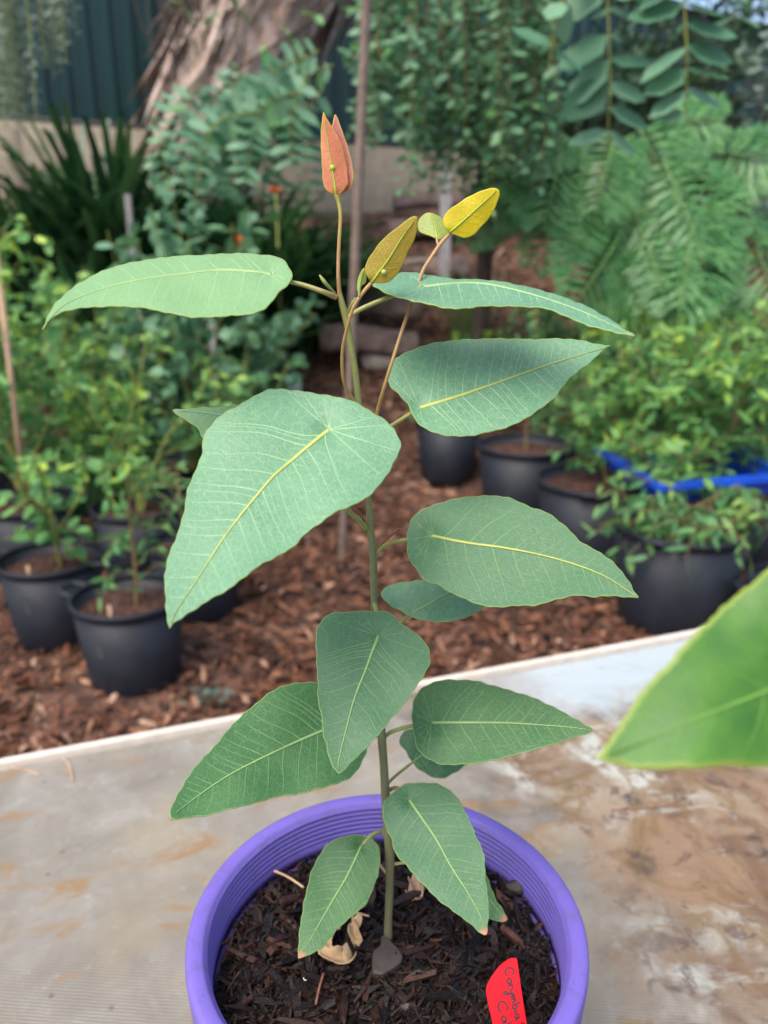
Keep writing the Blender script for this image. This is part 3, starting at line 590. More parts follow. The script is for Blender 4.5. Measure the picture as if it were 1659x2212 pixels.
L3 = [(1318, 747), (1300, 744), (1259, 736), (1205, 731), (1130, 732), (1030, 731), (959, 738), (909, 748), (867, 766), (843, 782), (837, 808), (842, 833), (860, 851), (880, 873), (895, 903), (920, 926), (955, 939), (1000, 943), (1055, 933), (1110, 918), (1155, 891), (1200, 856), (1230, 818), (1270, 786), (1300, 758)]
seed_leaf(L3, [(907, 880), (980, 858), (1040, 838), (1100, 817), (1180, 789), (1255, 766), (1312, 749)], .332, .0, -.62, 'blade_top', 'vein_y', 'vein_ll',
          pet=[(784, 965, sd(965)), (815, 940, .343), (845, 920, .341), (872, 903, .338), (905, 882, None)], prad=(5, 4.8, 4.5, 4.5), nlat=11, seed=13, mid_w=7.5, lat_ang=62, label='large upper right leaf, pointing right')
L5 = [(372, 886), (416, 881), (467, 879), (511, 874), (570, 868), (620, 890), (630, 930), (590, 975), (520, 985), (470, 975), (440, 948), (431, 932), (416, 917), (395, 904)]
seed_leaf(L5, [(600, 925), (540, 906), (477, 896), (430, 890), (376, 886)], .350, .1, -.6, 'blade_pale', 'vein_ll', 'vein_ll',
          pet=[(783, 968, sd(968)), (700, 950, .352), (602, 926, None)], prad=(5, 4.5), nlat=5, base_fan=1, seed=14, label='leaf mostly hidden behind the biggest leaf, only its tip showing')
L4 = [(364.5, 1354), (360, 1325), (356.5, 1284.5), (355, 1248), (362, 1208), (376, 1172), (391, 1128), (400, 1088), (407, 1052), (424, 1012), (435, 979), (440, 943), (460, 913.5), (489, 888), (518, 873.5), (547, 857), (576.6, 842.6), (613, 840), (656.6, 845), (711, 855), (758, 864), (802, 888), (838.5, 913.5), (856.7, 935), (866, 961), (860, 982.6), (846, 1008), (827.5, 1037), (798.5, 1070), (766, 1090), (729, 1103), (693, 1128), (656.6, 1157), (631, 1183), (598, 1201), (562, 1221), (526, 1248), (493, 1272), (453, 1295), (420, 1317), (391, 1335.5), (373, 1346)]
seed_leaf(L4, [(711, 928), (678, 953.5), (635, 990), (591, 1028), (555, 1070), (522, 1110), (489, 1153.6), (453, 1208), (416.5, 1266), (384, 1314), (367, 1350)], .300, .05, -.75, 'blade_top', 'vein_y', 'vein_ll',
          pet=[(792, 1142, sd(1142)), (775, 1122, .345), (752, 1098, .335), (730, 1010, .315), (712, 932, None)], prad=(6.5, 5.5, 5, 5), prnd=(.05, .5), nlat=11, seed=15, mid_w=8.5, curl=.05, lat_ang=62, lat_w=2.6, fold=-.06, base_fan=4, label='biggest leaf, broad and heart shaped, hanging down to the left')
L6 = [(1378, 1291), (1367, 1273), (1354, 1248), (1334, 1223), (1304, 1198), (1259, 1173), (1229, 1143), (1189, 1111), (1154, 1098), (1109, 1078), (1079, 1071), (1009, 1073), (959.5, 1082), (919.5, 1098), (894.5, 1113), (887, 1128), (879.5, 1153), (878, 1178), (882, 1203), (894.5, 1223), (919, 1253), (944, 1263), (979, 1283), (1029, 1303), (1069, 1312), (1109, 1309), (1154, 1307), (1199, 1296), (1239, 1287), (1279, 1289), (1309, 1287), (1349, 1289)]
seed_leaf(L6, [(932, 1157), (1009, 1172), (1089, 1183), (1179, 1201), (1254, 1223), (1309, 1246), (1359, 1278), (1374, 1289)], .343, -.2, -.55, 'blade_mid', 'vein_y', 'vein_l',
          pet=[(812, 1194, sd(1194)), (828, 1181, .355), (852, 1171, .353), (880, 1166, .350), (930, 1158, None)], prad=(5.5, 4.5, 4.5, 4.5), nlat=10, seed=16, mid_w=6.5, base_fan=4, label='broad middle right leaf with a drooping pointed tip')
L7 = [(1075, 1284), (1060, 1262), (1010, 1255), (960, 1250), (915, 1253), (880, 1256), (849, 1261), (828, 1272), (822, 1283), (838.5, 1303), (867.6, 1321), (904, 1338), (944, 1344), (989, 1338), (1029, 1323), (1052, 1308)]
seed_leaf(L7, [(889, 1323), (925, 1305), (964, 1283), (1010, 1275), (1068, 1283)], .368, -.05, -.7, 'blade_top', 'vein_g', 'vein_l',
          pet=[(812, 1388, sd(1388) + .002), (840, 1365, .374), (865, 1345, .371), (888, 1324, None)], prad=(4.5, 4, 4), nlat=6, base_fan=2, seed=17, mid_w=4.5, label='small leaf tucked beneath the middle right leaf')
L8 = [(731, 1671.5), (715, 1646.5), (705, 1611), (697, 1586), (695, 1556), (687.5, 1511), (686, 1471), (682.5, 1421), (682.5, 1381.5), (685.7, 1357), (693, 1343), (718.5, 1323), (766, 1321), (820, 1320), (846, 1326), (867.6, 1346), (904.5, 1373), (922, 1393), (928, 1415), (928.5, 1436.5), (914.5, 1461), (894.5, 1491), (864.5, 1531), (839.5, 1561), (820, 1586), (790, 1616), (760, 1646.5), (745, 1661)]
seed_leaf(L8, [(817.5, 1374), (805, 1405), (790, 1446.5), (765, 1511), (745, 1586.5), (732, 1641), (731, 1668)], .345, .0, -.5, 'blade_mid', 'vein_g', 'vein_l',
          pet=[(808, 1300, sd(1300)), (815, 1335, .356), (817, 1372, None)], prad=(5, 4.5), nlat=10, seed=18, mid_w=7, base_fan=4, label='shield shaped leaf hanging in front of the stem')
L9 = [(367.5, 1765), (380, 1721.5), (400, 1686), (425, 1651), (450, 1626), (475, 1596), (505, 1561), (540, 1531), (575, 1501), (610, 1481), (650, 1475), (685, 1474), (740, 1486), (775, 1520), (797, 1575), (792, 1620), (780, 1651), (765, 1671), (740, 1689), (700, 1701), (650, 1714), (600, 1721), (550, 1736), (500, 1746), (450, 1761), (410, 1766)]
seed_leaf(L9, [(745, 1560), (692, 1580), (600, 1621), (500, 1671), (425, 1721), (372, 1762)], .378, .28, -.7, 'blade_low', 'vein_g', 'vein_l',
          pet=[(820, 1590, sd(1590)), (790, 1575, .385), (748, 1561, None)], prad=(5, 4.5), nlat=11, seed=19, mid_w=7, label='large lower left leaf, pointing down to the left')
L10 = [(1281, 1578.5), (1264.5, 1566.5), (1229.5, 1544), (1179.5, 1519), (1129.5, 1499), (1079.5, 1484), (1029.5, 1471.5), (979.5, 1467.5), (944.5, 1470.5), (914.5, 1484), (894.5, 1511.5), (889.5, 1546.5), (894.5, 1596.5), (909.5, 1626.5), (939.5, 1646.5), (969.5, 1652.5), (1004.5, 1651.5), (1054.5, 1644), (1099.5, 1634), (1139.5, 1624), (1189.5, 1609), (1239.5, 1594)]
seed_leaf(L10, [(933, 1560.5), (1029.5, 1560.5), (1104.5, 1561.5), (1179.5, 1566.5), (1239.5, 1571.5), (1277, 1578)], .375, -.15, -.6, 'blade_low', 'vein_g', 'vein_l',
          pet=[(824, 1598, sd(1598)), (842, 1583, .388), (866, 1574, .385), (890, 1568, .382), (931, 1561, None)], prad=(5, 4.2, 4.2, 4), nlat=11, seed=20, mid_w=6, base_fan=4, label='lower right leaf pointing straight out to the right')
L11 = [(1030, 1640), (1000, 1590), (940, 1572), (884.5, 1573), (867, 1586), (862, 1596.5), (865, 1608), (874.5, 1621.5), (884.5, 1636.5), (904.5, 1661.5), (934.5, 1679), (959.5, 1680.5), (984.5, 1669), (1005, 1652)]
seed_leaf(L11, [(893, 1645.5), (912, 1631.5), (960, 1612), (1020, 1635)], .402, .0, -.5, 'blade_mid', 'vein_g', 'vein_l',
          pet=[(836, 1694, sd(1694)), (858, 1673, .407), (892, 1646, None)], prad=(3.5, 3, 3), nlat=5, base_fan=2, seed=21, mid_w=3.5, label='small leaf half hidden behind the lower right leaf')
L12 = [(1049.5, 2020.5), (1053.5, 2001.5), (1054.5, 1976.5), (1055.5, 1946.5), (1049.5, 1901.5), (1048, 1871.5), (1042, 1836.5), (1027, 1801.5), (1014.5, 1771.5), (999.5, 1741.5), (979.5, 1714), (954.5, 1696.5), (929.5, 1690), (894.5, 1690.5), (869.5, 1696.5), (844.5, 1716.5), (829.5, 1733), (825, 1752), (829.5, 1776.5), (844.5, 1811.5), (854.5, 1841.5), (874.5, 1866.5), (899.5, 1896.5), (929.5, 1926.5), (959.5, 1954), (989.5, 1976.5), (1009.5, 1991.5), (1029.5, 2009)]
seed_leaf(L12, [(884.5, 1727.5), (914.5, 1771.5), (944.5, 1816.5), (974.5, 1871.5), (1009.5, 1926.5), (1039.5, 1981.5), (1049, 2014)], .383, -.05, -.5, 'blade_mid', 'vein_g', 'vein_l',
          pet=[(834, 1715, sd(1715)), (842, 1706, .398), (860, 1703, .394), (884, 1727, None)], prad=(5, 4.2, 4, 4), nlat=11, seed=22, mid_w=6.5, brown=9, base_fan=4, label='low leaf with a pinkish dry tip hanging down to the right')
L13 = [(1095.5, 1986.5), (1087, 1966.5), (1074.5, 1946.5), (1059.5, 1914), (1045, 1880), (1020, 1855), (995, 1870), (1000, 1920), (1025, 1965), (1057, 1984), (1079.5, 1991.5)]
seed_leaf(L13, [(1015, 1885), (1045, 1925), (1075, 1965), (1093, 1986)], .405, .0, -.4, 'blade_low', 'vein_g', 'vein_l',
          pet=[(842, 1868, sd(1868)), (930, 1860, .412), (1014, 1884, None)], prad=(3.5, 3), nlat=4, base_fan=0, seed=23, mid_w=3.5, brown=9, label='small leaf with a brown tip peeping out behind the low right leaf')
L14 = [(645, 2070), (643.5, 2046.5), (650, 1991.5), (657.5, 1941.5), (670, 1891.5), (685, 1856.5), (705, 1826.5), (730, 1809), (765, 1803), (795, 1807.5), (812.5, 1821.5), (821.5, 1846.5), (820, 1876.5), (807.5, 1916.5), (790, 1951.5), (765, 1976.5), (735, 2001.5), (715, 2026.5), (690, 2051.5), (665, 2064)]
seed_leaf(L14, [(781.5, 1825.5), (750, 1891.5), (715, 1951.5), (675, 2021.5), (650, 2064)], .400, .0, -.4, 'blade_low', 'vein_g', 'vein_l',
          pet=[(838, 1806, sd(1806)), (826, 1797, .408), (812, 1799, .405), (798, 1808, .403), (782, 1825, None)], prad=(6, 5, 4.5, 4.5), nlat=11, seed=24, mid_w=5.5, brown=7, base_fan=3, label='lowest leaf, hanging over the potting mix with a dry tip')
loc_tube('petiole', [(834, 1886, sd(1886)), (828, 1878, .417), (818, 1866, .418)], (2.5, 3.2), M['straw'], n=8)
# side shoots and stubs
loc_tube('bud', [(725, 634, sd(634) - .003), (705, 614, .313), (690, 594, .312)], (2.0, 3.2, 4.2, 1.6), M['petiole'], rnd=(.2, 0))
loc_tube('bud', [(750, 678, sd(678) - .003), (759, 660, .315), (768, 643, .313)], (2.0, 3.0, 3.4, 1.5), M['petiole'], rnd=(.4, .1))
loc_tube('dry_stub', [(811, 1188, sd(1188) - .003), (828, 1170, .352), (842, 1157, .350), (862, 1141, .348)], (2.2, 2.6, 4.2, 1.5), M['stub'], n=8)
loc_tube('dry_stub', [(789, 1126, sd(1126) - .004), (777, 1108, .344), (766, 1097, .343)], (2.4, 2.0, 1.5), M['stub'], n=8)
# red leading shoot
sh1 = loc_tube('shoot', [(734, 640, sd(640)), (731, 600, .318), (731, 560, .316), (733, 515, .314), (735.5, 468, .312), (732, 440, .311), (727, 423, .310)], (5.2, 4.2, 4, 4, 4.2, 5), M['shoot'], rnd=(.5, 1.0))
Y2 = [(724, 247), (730, 258), (738, 280), (747, 305), (756, 337.5), (763, 370), (761.5, 392), (756, 407), (745, 416), (736, 419), (725, 380), (718, 330), (716, 290), (719.5, 262)]
leaf_surface(plant, None, 'leaf', A_(Y2, float), A_([(737, 418), (745, 370), (736, 305), (725, 250)], float), .314, 0, .15, [M['blade_dkred'], M['vein_or'], M['vein_or']], nlat=9, base_fan=0, seed=31, mid_w=0, grid=6, edge_w=2.2, fold=-.3, lat_w=1.2, wig=.5, label='darker red unopened young leaf at the very top, behind its twin')
Y1 = [(698.5, 243), (703, 250), (712, 265), (727, 290), (738, 316), (747, 352), (751.5, 381), (750.5, 399), (738, 415), (727, 424), (718, 419), (705, 410), (698.5, 396), (696, 374), (694, 330), (693, 294), (695, 265)]
leaf_surface(plant, None, 'leaf', A_(Y1, float), A_([(726, 424), (722, 392), (717, 363), (709, 312), (700, 248)], float), .309, 0, .1, [M['blade_red'], M['vein_lime'], M['vein_or']], nlat=9, base_fan=0, seed=32, mid_w=5.5, grid=6, edge_w=2.6, fold=.25, lat_w=1.3, wig=.5, label='salmon red young leaf standing upright at the very top')
mb = MB(); c0 = P(718, 363, .3078)
def blob(mb, c, r, sq=(1, 1, 1), n=10, jit=0, r_=rng):
    v = []; f4 = []
    for i in range(n + 1):
        for j in range(n * 2):
            t = math.pi * i / n; p_ = 2 * math.pi * j / (n * 2); v.append([math.sin(t) * math.cos(p_), math.sin(t) * math.sin(p_), math.cos(t)])
    v = np.array(v)
    if jit: v = v * (1 + jit * (np.sin(v[:, :1] * 5 + c[0] * 90) + np.sin(v[:, 1:2] * 6 + 2) + np.sin(v[:, 2:] * 7))) + r_.normal(0, jit * .15, v.shape)
    v = v * r * np.array(sq) + c
    for i in range(n):
        for j in range(n * 2): a = i * 2 * n; f4.append([a + j, a + 2 * n + j, a + 2 * n + (j + 1) % (2 * n), a + (j + 1) % (2 * n)])
    mb.add(v, np.array(f4))
blob(mb, c0, .0012); mb.build('gall', M['vein_lime'], plant)
# middle shoot with the olive leaf
loc_tube('shoot', [(777, 912, sd(912)), (765, 870, .332), (752, 847, .328), (741, 815, .322), (740, 756, .315), (752, 701, .309), (763, 665, .306), (781, 636, .305), (803, 610, .305)], (4, 4, 3.8, 3.8, 4, 4.2, 4.2), M['shoot'], rnd=(.15, .5))
Y3 = [(901, 469), (887, 470), (869, 483), (840, 505), (818, 527), (803, 548.5), (792, 567), (789, 585), (796, 603), (806, 610), (825, 612), (843, 607), (858, 592), (872, 567), (883, 541), (896, 516), (901.5, 490)]
leaf_surface(plant, None, 'leaf', A_(Y3, float), A_([(803, 610), (820, 586), (840, 559), (869, 512), (899, 471)], float), .303, 0, .3, [M['blade_olive'], M['vein_lime'], M['vein_ol']], nlat=7, base_fan=0, seed=33, mid_w=6, grid=7, edge_w=2.6, fold=.15, lat_w=1.3, wig=.6, label='olive and bronze young leaf slanting up in the middle')
mb = MB(); blob(mb, P(829, 588, .3015), .0011); mb.build('gall', M['vein_y'], plant)
YB = [(786, 579), (774, 599), (771, 621), (776, 636), (781, 618), (790.5, 610), (791.6, 592)]
leaf_surface(plant, None, 'leaf', A_(YB, float), A_([(776, 636), (779, 610), (785, 582)], float), .306, 0, .1, [M['blade_small'], M['vein_lime'], M['vein_y']], nlat=0, base_fan=0, seed=34, mid_w=3, grid=5, edge_w=2, fold=.4, wig=.3, label='tiny folded bud leaf beside the olive leaf')
loc_tube('bud', [(776, 640, .3045), (776, 625, .304), (779, 606, .3035)], (2.8, 3.4, 1.2), M['petiole'], rnd=(0, 0))
# right shoot with the yellow leaf
loc_tube('shoot', [(800, 960, sd(960)), (814, 894, .335), (829, 839.5, .326), (847, 781, .322), (869, 712, .323), (890.5, 650, .327), (912, 588.5, .330), (927, 563, .331), (949, 530, .331), (972, 504, .331)], (4.2, 4.2, 4, 4, 3.8, 3.8, 4.2, 4), M['shoot'], rnd=(.2, .75))
Y5 = [(1075, 408), (1058, 407), (1036, 414), (1010.6, 425), (985, 443), (965, 457.6), (957, 477.6), (961.5, 490), (972, 502), (985, 508.5), (1003, 514), (1021.5, 508.5), (1040, 490), (1058, 468.5), (1072, 443), (1079, 421)]
leaf_surface(plant, None, 'leaf', A_(Y5, float), A_([(972, 502), (1014, 465), (1058, 425), (1074, 410)], float), .329, 0, .3, [M['blade_yellow'], M['vein_lime'], M['vein_ye']], nlat=6, base_fan=0, seed=35, mid_w=5.5, grid=7, edge_w=2.6, fold=.12, lat_w=1.1, wig=.6, label='bright yellow young leaf at the upper right')
Y4 = [(938, 461), (920, 461), (907, 472), (903, 487), (907, 501), (927, 508.5), (943, 515), (960, 513), (972, 505), (970.6, 494), (956, 474)]
leaf_surface(plant, None, 'leaf', A_(Y4, float), A_([(944, 513), (939, 488), (931, 463)], float), .333, 0, -.4, [M['blade_small'], M['vein_lime'], M['vein_y']], nlat=5, base_fan=0, seed=36, mid_w=4.5, grid=6, edge_w=2.6, fold=.2, lat_w=1.2, wig=.6, label='small yellow green young leaf left of the bright yellow one')
loc_tube('petiole', [(948, 531, .331), (944, 522, .332), (944, 514, .333)], (3, 2.4), M['shoot'], rnd=(.7, .7), n=8)

# ------------------------------------------------------------------ close leaf of a neighbouring plant at the right
nb = (.335, .23)
purple_pot(nb[0], nb[1], 'second purple pot standing just outside the picture at the right')
mb = MB(); disc(mb, (nb[0], nb[1], SZ), .0885, 40, 8, .002); tag(mb.build('potting_soil', M['soil_base']), 'dark potting soil in the second purple pot', 'potting soil', kind='stuff')
pl2 = empty('neighbour_seedling', (nb[0], nb[1], SZ), 'neighbouring seedling with one bright green blurred leaf reaching in close from the right edge', 'seedling')
mb = MB(); sp_ = smooth_poly(A_([[nb[0], nb[1], SZ - .01], [nb[0] + .004, nb[1], SZ + .12], [nb[0] - .002, nb[1], SZ + .28]]), 8); tube(mb, sp_, np.linspace(.0035, .002, len(sp_)), 10); mb.build('stem', M['stem'], pl2)
LC = [(1292, 1639), (1309, 1611.5), (1334, 1571.5), (1364, 1526.5), (1404, 1471.5), (1444, 1431.5), (1489, 1381.5), (1525, 1345), (1560, 1312), (1600, 1278), (1659, 1228), (1760, 1140), (1900, 1075), (2040, 1080), (2140, 1150), (2190, 1270), (2160, 1420), (2060, 1540), (1900, 1620), (1780, 1650), (1659, 1656.5), (1554, 1655), (1404, 1661.5), (1354, 1654)]
o, dep = leaf_surface(pl2, None, 'leaf', A_(LC, float), A_([(2040, 1330), (1900, 1395), (1780, 1440), (1659, 1492), (1500, 1555), (1400, 1600), (1298, 1638)], float), .180, .05, -.35, [M['blade_close'], M['vein_c'], M['vein_cl']],
                      nlat=8, seed=41, mid_w=16, lat_w=4, grid=18, edge_w=15, wig=2.5, fold=-.12, wave=.03, marg=.85, label='large bright green leaf close to the camera')
pp = [P(2040, 1330, float(dep(A_([[2040., 1330.]]))[0]) + .001), A_([nb[0] - .06, nb[1] - .01, SZ + .17]), A_([nb[0], nb[1], SZ + .24])]
mb = MB(); tube(mb, smooth_poly(pp, 6), .0014, 8); mb.build('petiole', M['petiole'], pl2)

# ------------------------------------------------------------------ plant tag with handwriting
ta = G(1098, 2212, SZ + .012); tt = P(1104, 2071, .392)
def tagpt(u, v, lift=0):          # u across 0..1 , v down from top in metres (tag's own plane)
    return u, v
OUT = [(1116, 2071), (1110, 2069.5), (1103, 2070), (1087, 2080), (1071.5, 2096), (1059.6, 2114), (1050.6, 2133.7), (1051.6, 2153.6), (1057.6, 2183), (1064.5, 2212), (1080, 2285), (1150, 2285), (1138, 2212), (1131, 2169), (1125, 2130), (1119, 2086)]
def tdep(y): return .386 - (y - 2070) * .00007
tg = empty('plant_label', tuple(P(1115, 2250, tdep(2250))), 'red plastic plant label with dark handwriting pushed into the potting mix', 'plant label')
out = smooth_poly(A_(OUT, float), 3, True); n_ = len(out)
cv, ce, cf, *_ = geometry.delaunay_2d_cdt([Vector(p) for p in out], [(i, (i + 1) % n_) for i in range(n_)], [], 1, 1e-4)
V2 = A_([[q.x, q.y] for q in cv]); F = A_([list(q) for q in cf]); cr = np.cross(V2[F[:, 1]] - V2[F[:, 0]], V2[F[:, 2]] - V2[F[:, 0]]); F[cr > 0] = F[cr > 0][:, ::-1]
mb = MB(); mb.add(P(V2[:, 0], V2[:, 1], tdep(V2[:, 1])), F); o = mb.build('tag_blade', M['tag_red'], tg, smooth=False); md = o.modifiers.new('thickness', 'SOLIDIFY'); md.thickness = .0009; md.offset = -1
md = o.modifiers.new('bevel', 'BEVEL'); md.width = .0003; md.segments = 2; md.limit_method = 'ANGLE'
GL = {  # strokes in a unit box: x advance, y up
 'C': (1.25, [[(1.1, 1.15), (.8, 1.45), (.3, 1.1), (.05, .5), (.3, .02), (.9, .1)]]),
 'o': (.8, [[(.35, .7), (.05, .4), (.2, .02), (.6, .15), (.62, .6), (.35, .7)]]),
 'r': (.6, [[(.05, .7), (.12, .0)], [(.1, .45), (.3, .7), (.55, .65)]]),
 'y': (.8, [[(.05, .7), (.2, .15), (.5, .3)], [(.65, .75), (.45, -.1), (.1, -.95), (-.15, -.7), (.3, -.2)]]),
 'm': (1.1, [[(.05, .7), (.08, 0)], [(.08, .4), (.3, .75), (.42, .05)], [(.42, .4), (.7, .75), (.85, .03)]]),
 'b': (.8, [[(.15, 1.5), (.05, .0)], [(.08, .4), (.45, .7), (.6, .25), (.35, 0), (.05, .1)]]),
 'i': (.4, [[(.1, .7), (.14, 0)], [(.2, 1.1), (.24, 1.2)]]),
 'a': (.8, [[(.55, .6), (.25, .7), (.02, .3), (.25, .0), (.5, .3), (.6, .68)], [(.6, .68), (.62, .15), (.8, .03)]]),
 'l': (.4, [[(.15, 1.5), (.08, .7), (.12, .02), (.3, .05)]]),
}
def write(word, p0, p1, size):
    p0 = A_(p0, float); p1 = A_(p1, float); bx = (p1 - p0) / np.linalg.norm(p1 - p0); by = A_([bx[1], -bx[0]]); by = by + bx * -.35
    tot = sum(GL[c][0] for c in word); sc_ = np.linalg.norm(p1 - p0) / tot; x = 0; mb = MB()
    for c in word:
        for stt in GL[c][1]:
            q = smooth_poly(A_(stt), 5) if len(stt) > 2 else A_(stt, float)
            pts = p0 + (x + q[:, :1]) * sc_ * bx + q[:, 1:] * size * by
            tgv = np.gradient(pts, axis=0); tgv /= np.linalg.norm(tgv, axis=1)[:, None] + 1e-9; nn = np.stack([-tgv[:, 1], tgv[:, 0]], 1) * 1.9
            a = np.concatenate([pts - nn, pts + nn]); k = len(pts); i = np.arange(k - 1)
            mb.add(P(a[:, 0], a[:, 1], tdep(a[:, 1]) - .00018), np.stack([i, i + 1, i + 1 + k, i + k], 1))
        x += GL[c][0]
    o = mb.build('handwriting', M['ink'], tg, smooth=False); o['label'] = 'dark handwritten word ' + word
    md = o.modifiers.new('thickness', 'SOLIDIFY'); md.thickness = .00012; md.offset = 1
write('Corymbia', (1090, 2094), (1114, 2206), 13)
write('Cal', (1074, 2167), (1089, 2226), 14)

# bits on the potting mix
mb = MB(); pts = A_([on_soil(594, 1908, .009), on_soil(622, 1922, .0095), on_soil(657, 1944, .009)]); tube(mb, smooth_poly(pts, 6), .0007, 6); tag(mb.build('straw', M['straw']), 'pale straw lying on the potting mix left of the lowest leaf', 'straw')
mb = MB(); pts = A_([on_soil(752, 1992, .0085), on_soil(775, 1999, .0085), on_soil(798, 2006, .0085)]); tube(mb, smooth_poly(pts, 6), .0006, 6); tag(mb.build('twig', M['straw']), 'short pinkish twig between the lowest leaf and the stem', 'twig')
mb = MB(); pts = A_([on_soil(1243 * 0 + 700, 2130, .0085), on_soil(690, 2165, .0085), on_soil(683, 2195, .0075)]); tube(mb, smooth_poly(pts, 6), .0006, 6, mat=0); tag(mb.build('twig', M['stub']), 'thin brown twig below the curled dry leaf', 'twig')
mb = MB(); blob(mb, on_soil(664, 2138, .0075), .0018, (1.1, .8, .8), 8, .10); tag(mb.build('perlite_lump', M['white_bit']), 'white perlite lump on the dark potting mix', 'perlite')
for x, y, rr, lb in [(1118, 1925, .0058, 'dark bark lump at the back right against the pot wall'), (905, 2116, .0042, 'brownish bark lump right of the flat flake'), (880, 2185, .0032, 'small reddish pebble like bark lump near the bottom of the picture')]:
    mb = MB(); blob(mb, on_soil(x, y, .003), rr, (1.2, .8, .7), 8, .07); tag(mb.build('bark_lump', M['stone']), lb, 'bark lump')
# flat flake of bark/stone
mb = MB(); FO = [(824, 2052), (840, 2060), (858, 2078), (870, 2096), (866, 2108), (850, 2120), (826, 2133), (806, 2130), (803, 2112), (806, 2085), (822, 2072)]
fo = A_(FO, float); k = len(fo); top = A_([on_soil(x, y, .0105 - (y - 2052) * .00002) for x, y in fo]); bot = top - [0, 0, .0035]
ct = top.mean(0) + [0, 0, .0008]; mb.add(np.concatenate([top, bot, ct[None]]), [A_([[i, (i + 1) % k, 2 * k] for i in range(k)])[:, ::-1], A_([[i, (i + 1) % k, k + (i + 1) % k, k + i] for i in range(k)])])
o = mb.build('bark_flake', M['stone'], smooth=False); tag(o, 'flat greyish brown pointed flake in front of the stem', 'bark flake')
md = o.modifiers.new('b', 'BEVEL'); md.width = .0006; md.segments = 2
# curled dry leaf : two crinkled ribbons
mb = MB()
def crinkle(mb, path, wid, amp=.002, n=40, seed=0):
    r = np.random.default_rng(seed); p = smooth_poly(A_(path, float), 8); t, a, b_ = frames(p); K = len(p); m_ = 9; vs = []
    for j in range(m_):
        u = j / (m_ - 1) - .5; wv_ = wid * (1 + .35 * np.sin(np.linspace(0, 9, K) + j * .3))
        side = np.cross(t, [0, 0, 1.0]); side /= np.linalg.norm(side, axis=1)[:, None] + 1e-9
        vs.append(p + side * (u * wv_)[:, None] + np.stack([np.zeros(K)] * 2 + [amp * (np.sin(np.linspace(0, 17, K) + u * 6) + 2.4 * (u * 2) ** 2)], 1) + r.normal(0, amp * .12, (K, 3)))
    v = np.stack(vs, 1).reshape(-1, 3); i, j = np.meshgrid(np.arange(K - 1), np.arange(m_ - 1), indexing='ij'); a0 = (i * m_ + j).ravel(); mb.add(v, np.stack([a0, a0 + 1, a0 + m_ + 1, a0 + m_], 1))
crinkle(mb, [on_soil(727, 2026, .010), on_soil(706, 2046, .011), on_soil(703, 2072, .010), on_soil(718, 2098, .010), on_soil(741, 2108, .010), on_soil(764, 2092, .009)], .0085, .0015, seed=3)
crinkle(mb, [on_soil(758, 2024, .009), on_soil(772, 2030, .011), on_soil(766, 2048, .009), on_soil(772, 2066, .006)], .005, .0012, seed=5)
o = mb.build('curled_dry_leaf', M['pale']); tag(o, 'tan curled and crinkled dry leaf on the potting mix below the lowest leaf', 'dry leaf'); md = o.modifiers.new('t', 'SOLIDIFY'); md.thickness = .0004
mb = MB(); pth = [on_soil(903, 1908, .012), on_soil(905, 1926, .009), on_soil(900, 1944, .007), on_soil(884, 1958, .003)]
crinkle(mb, pth, .0085, .002, seed=8); crinkle(mb, [q + A_([.004, 0, .002]) for q in pth[:3]], .007, .002, seed=9)
o = mb.build('papery_seed_husk', M['tan']); tag(o, 'pale papery husk lying to the right of the stem', 'husk'); md = o.modifiers.new('t', 'SOLIDIFY'); md.thickness = .0004

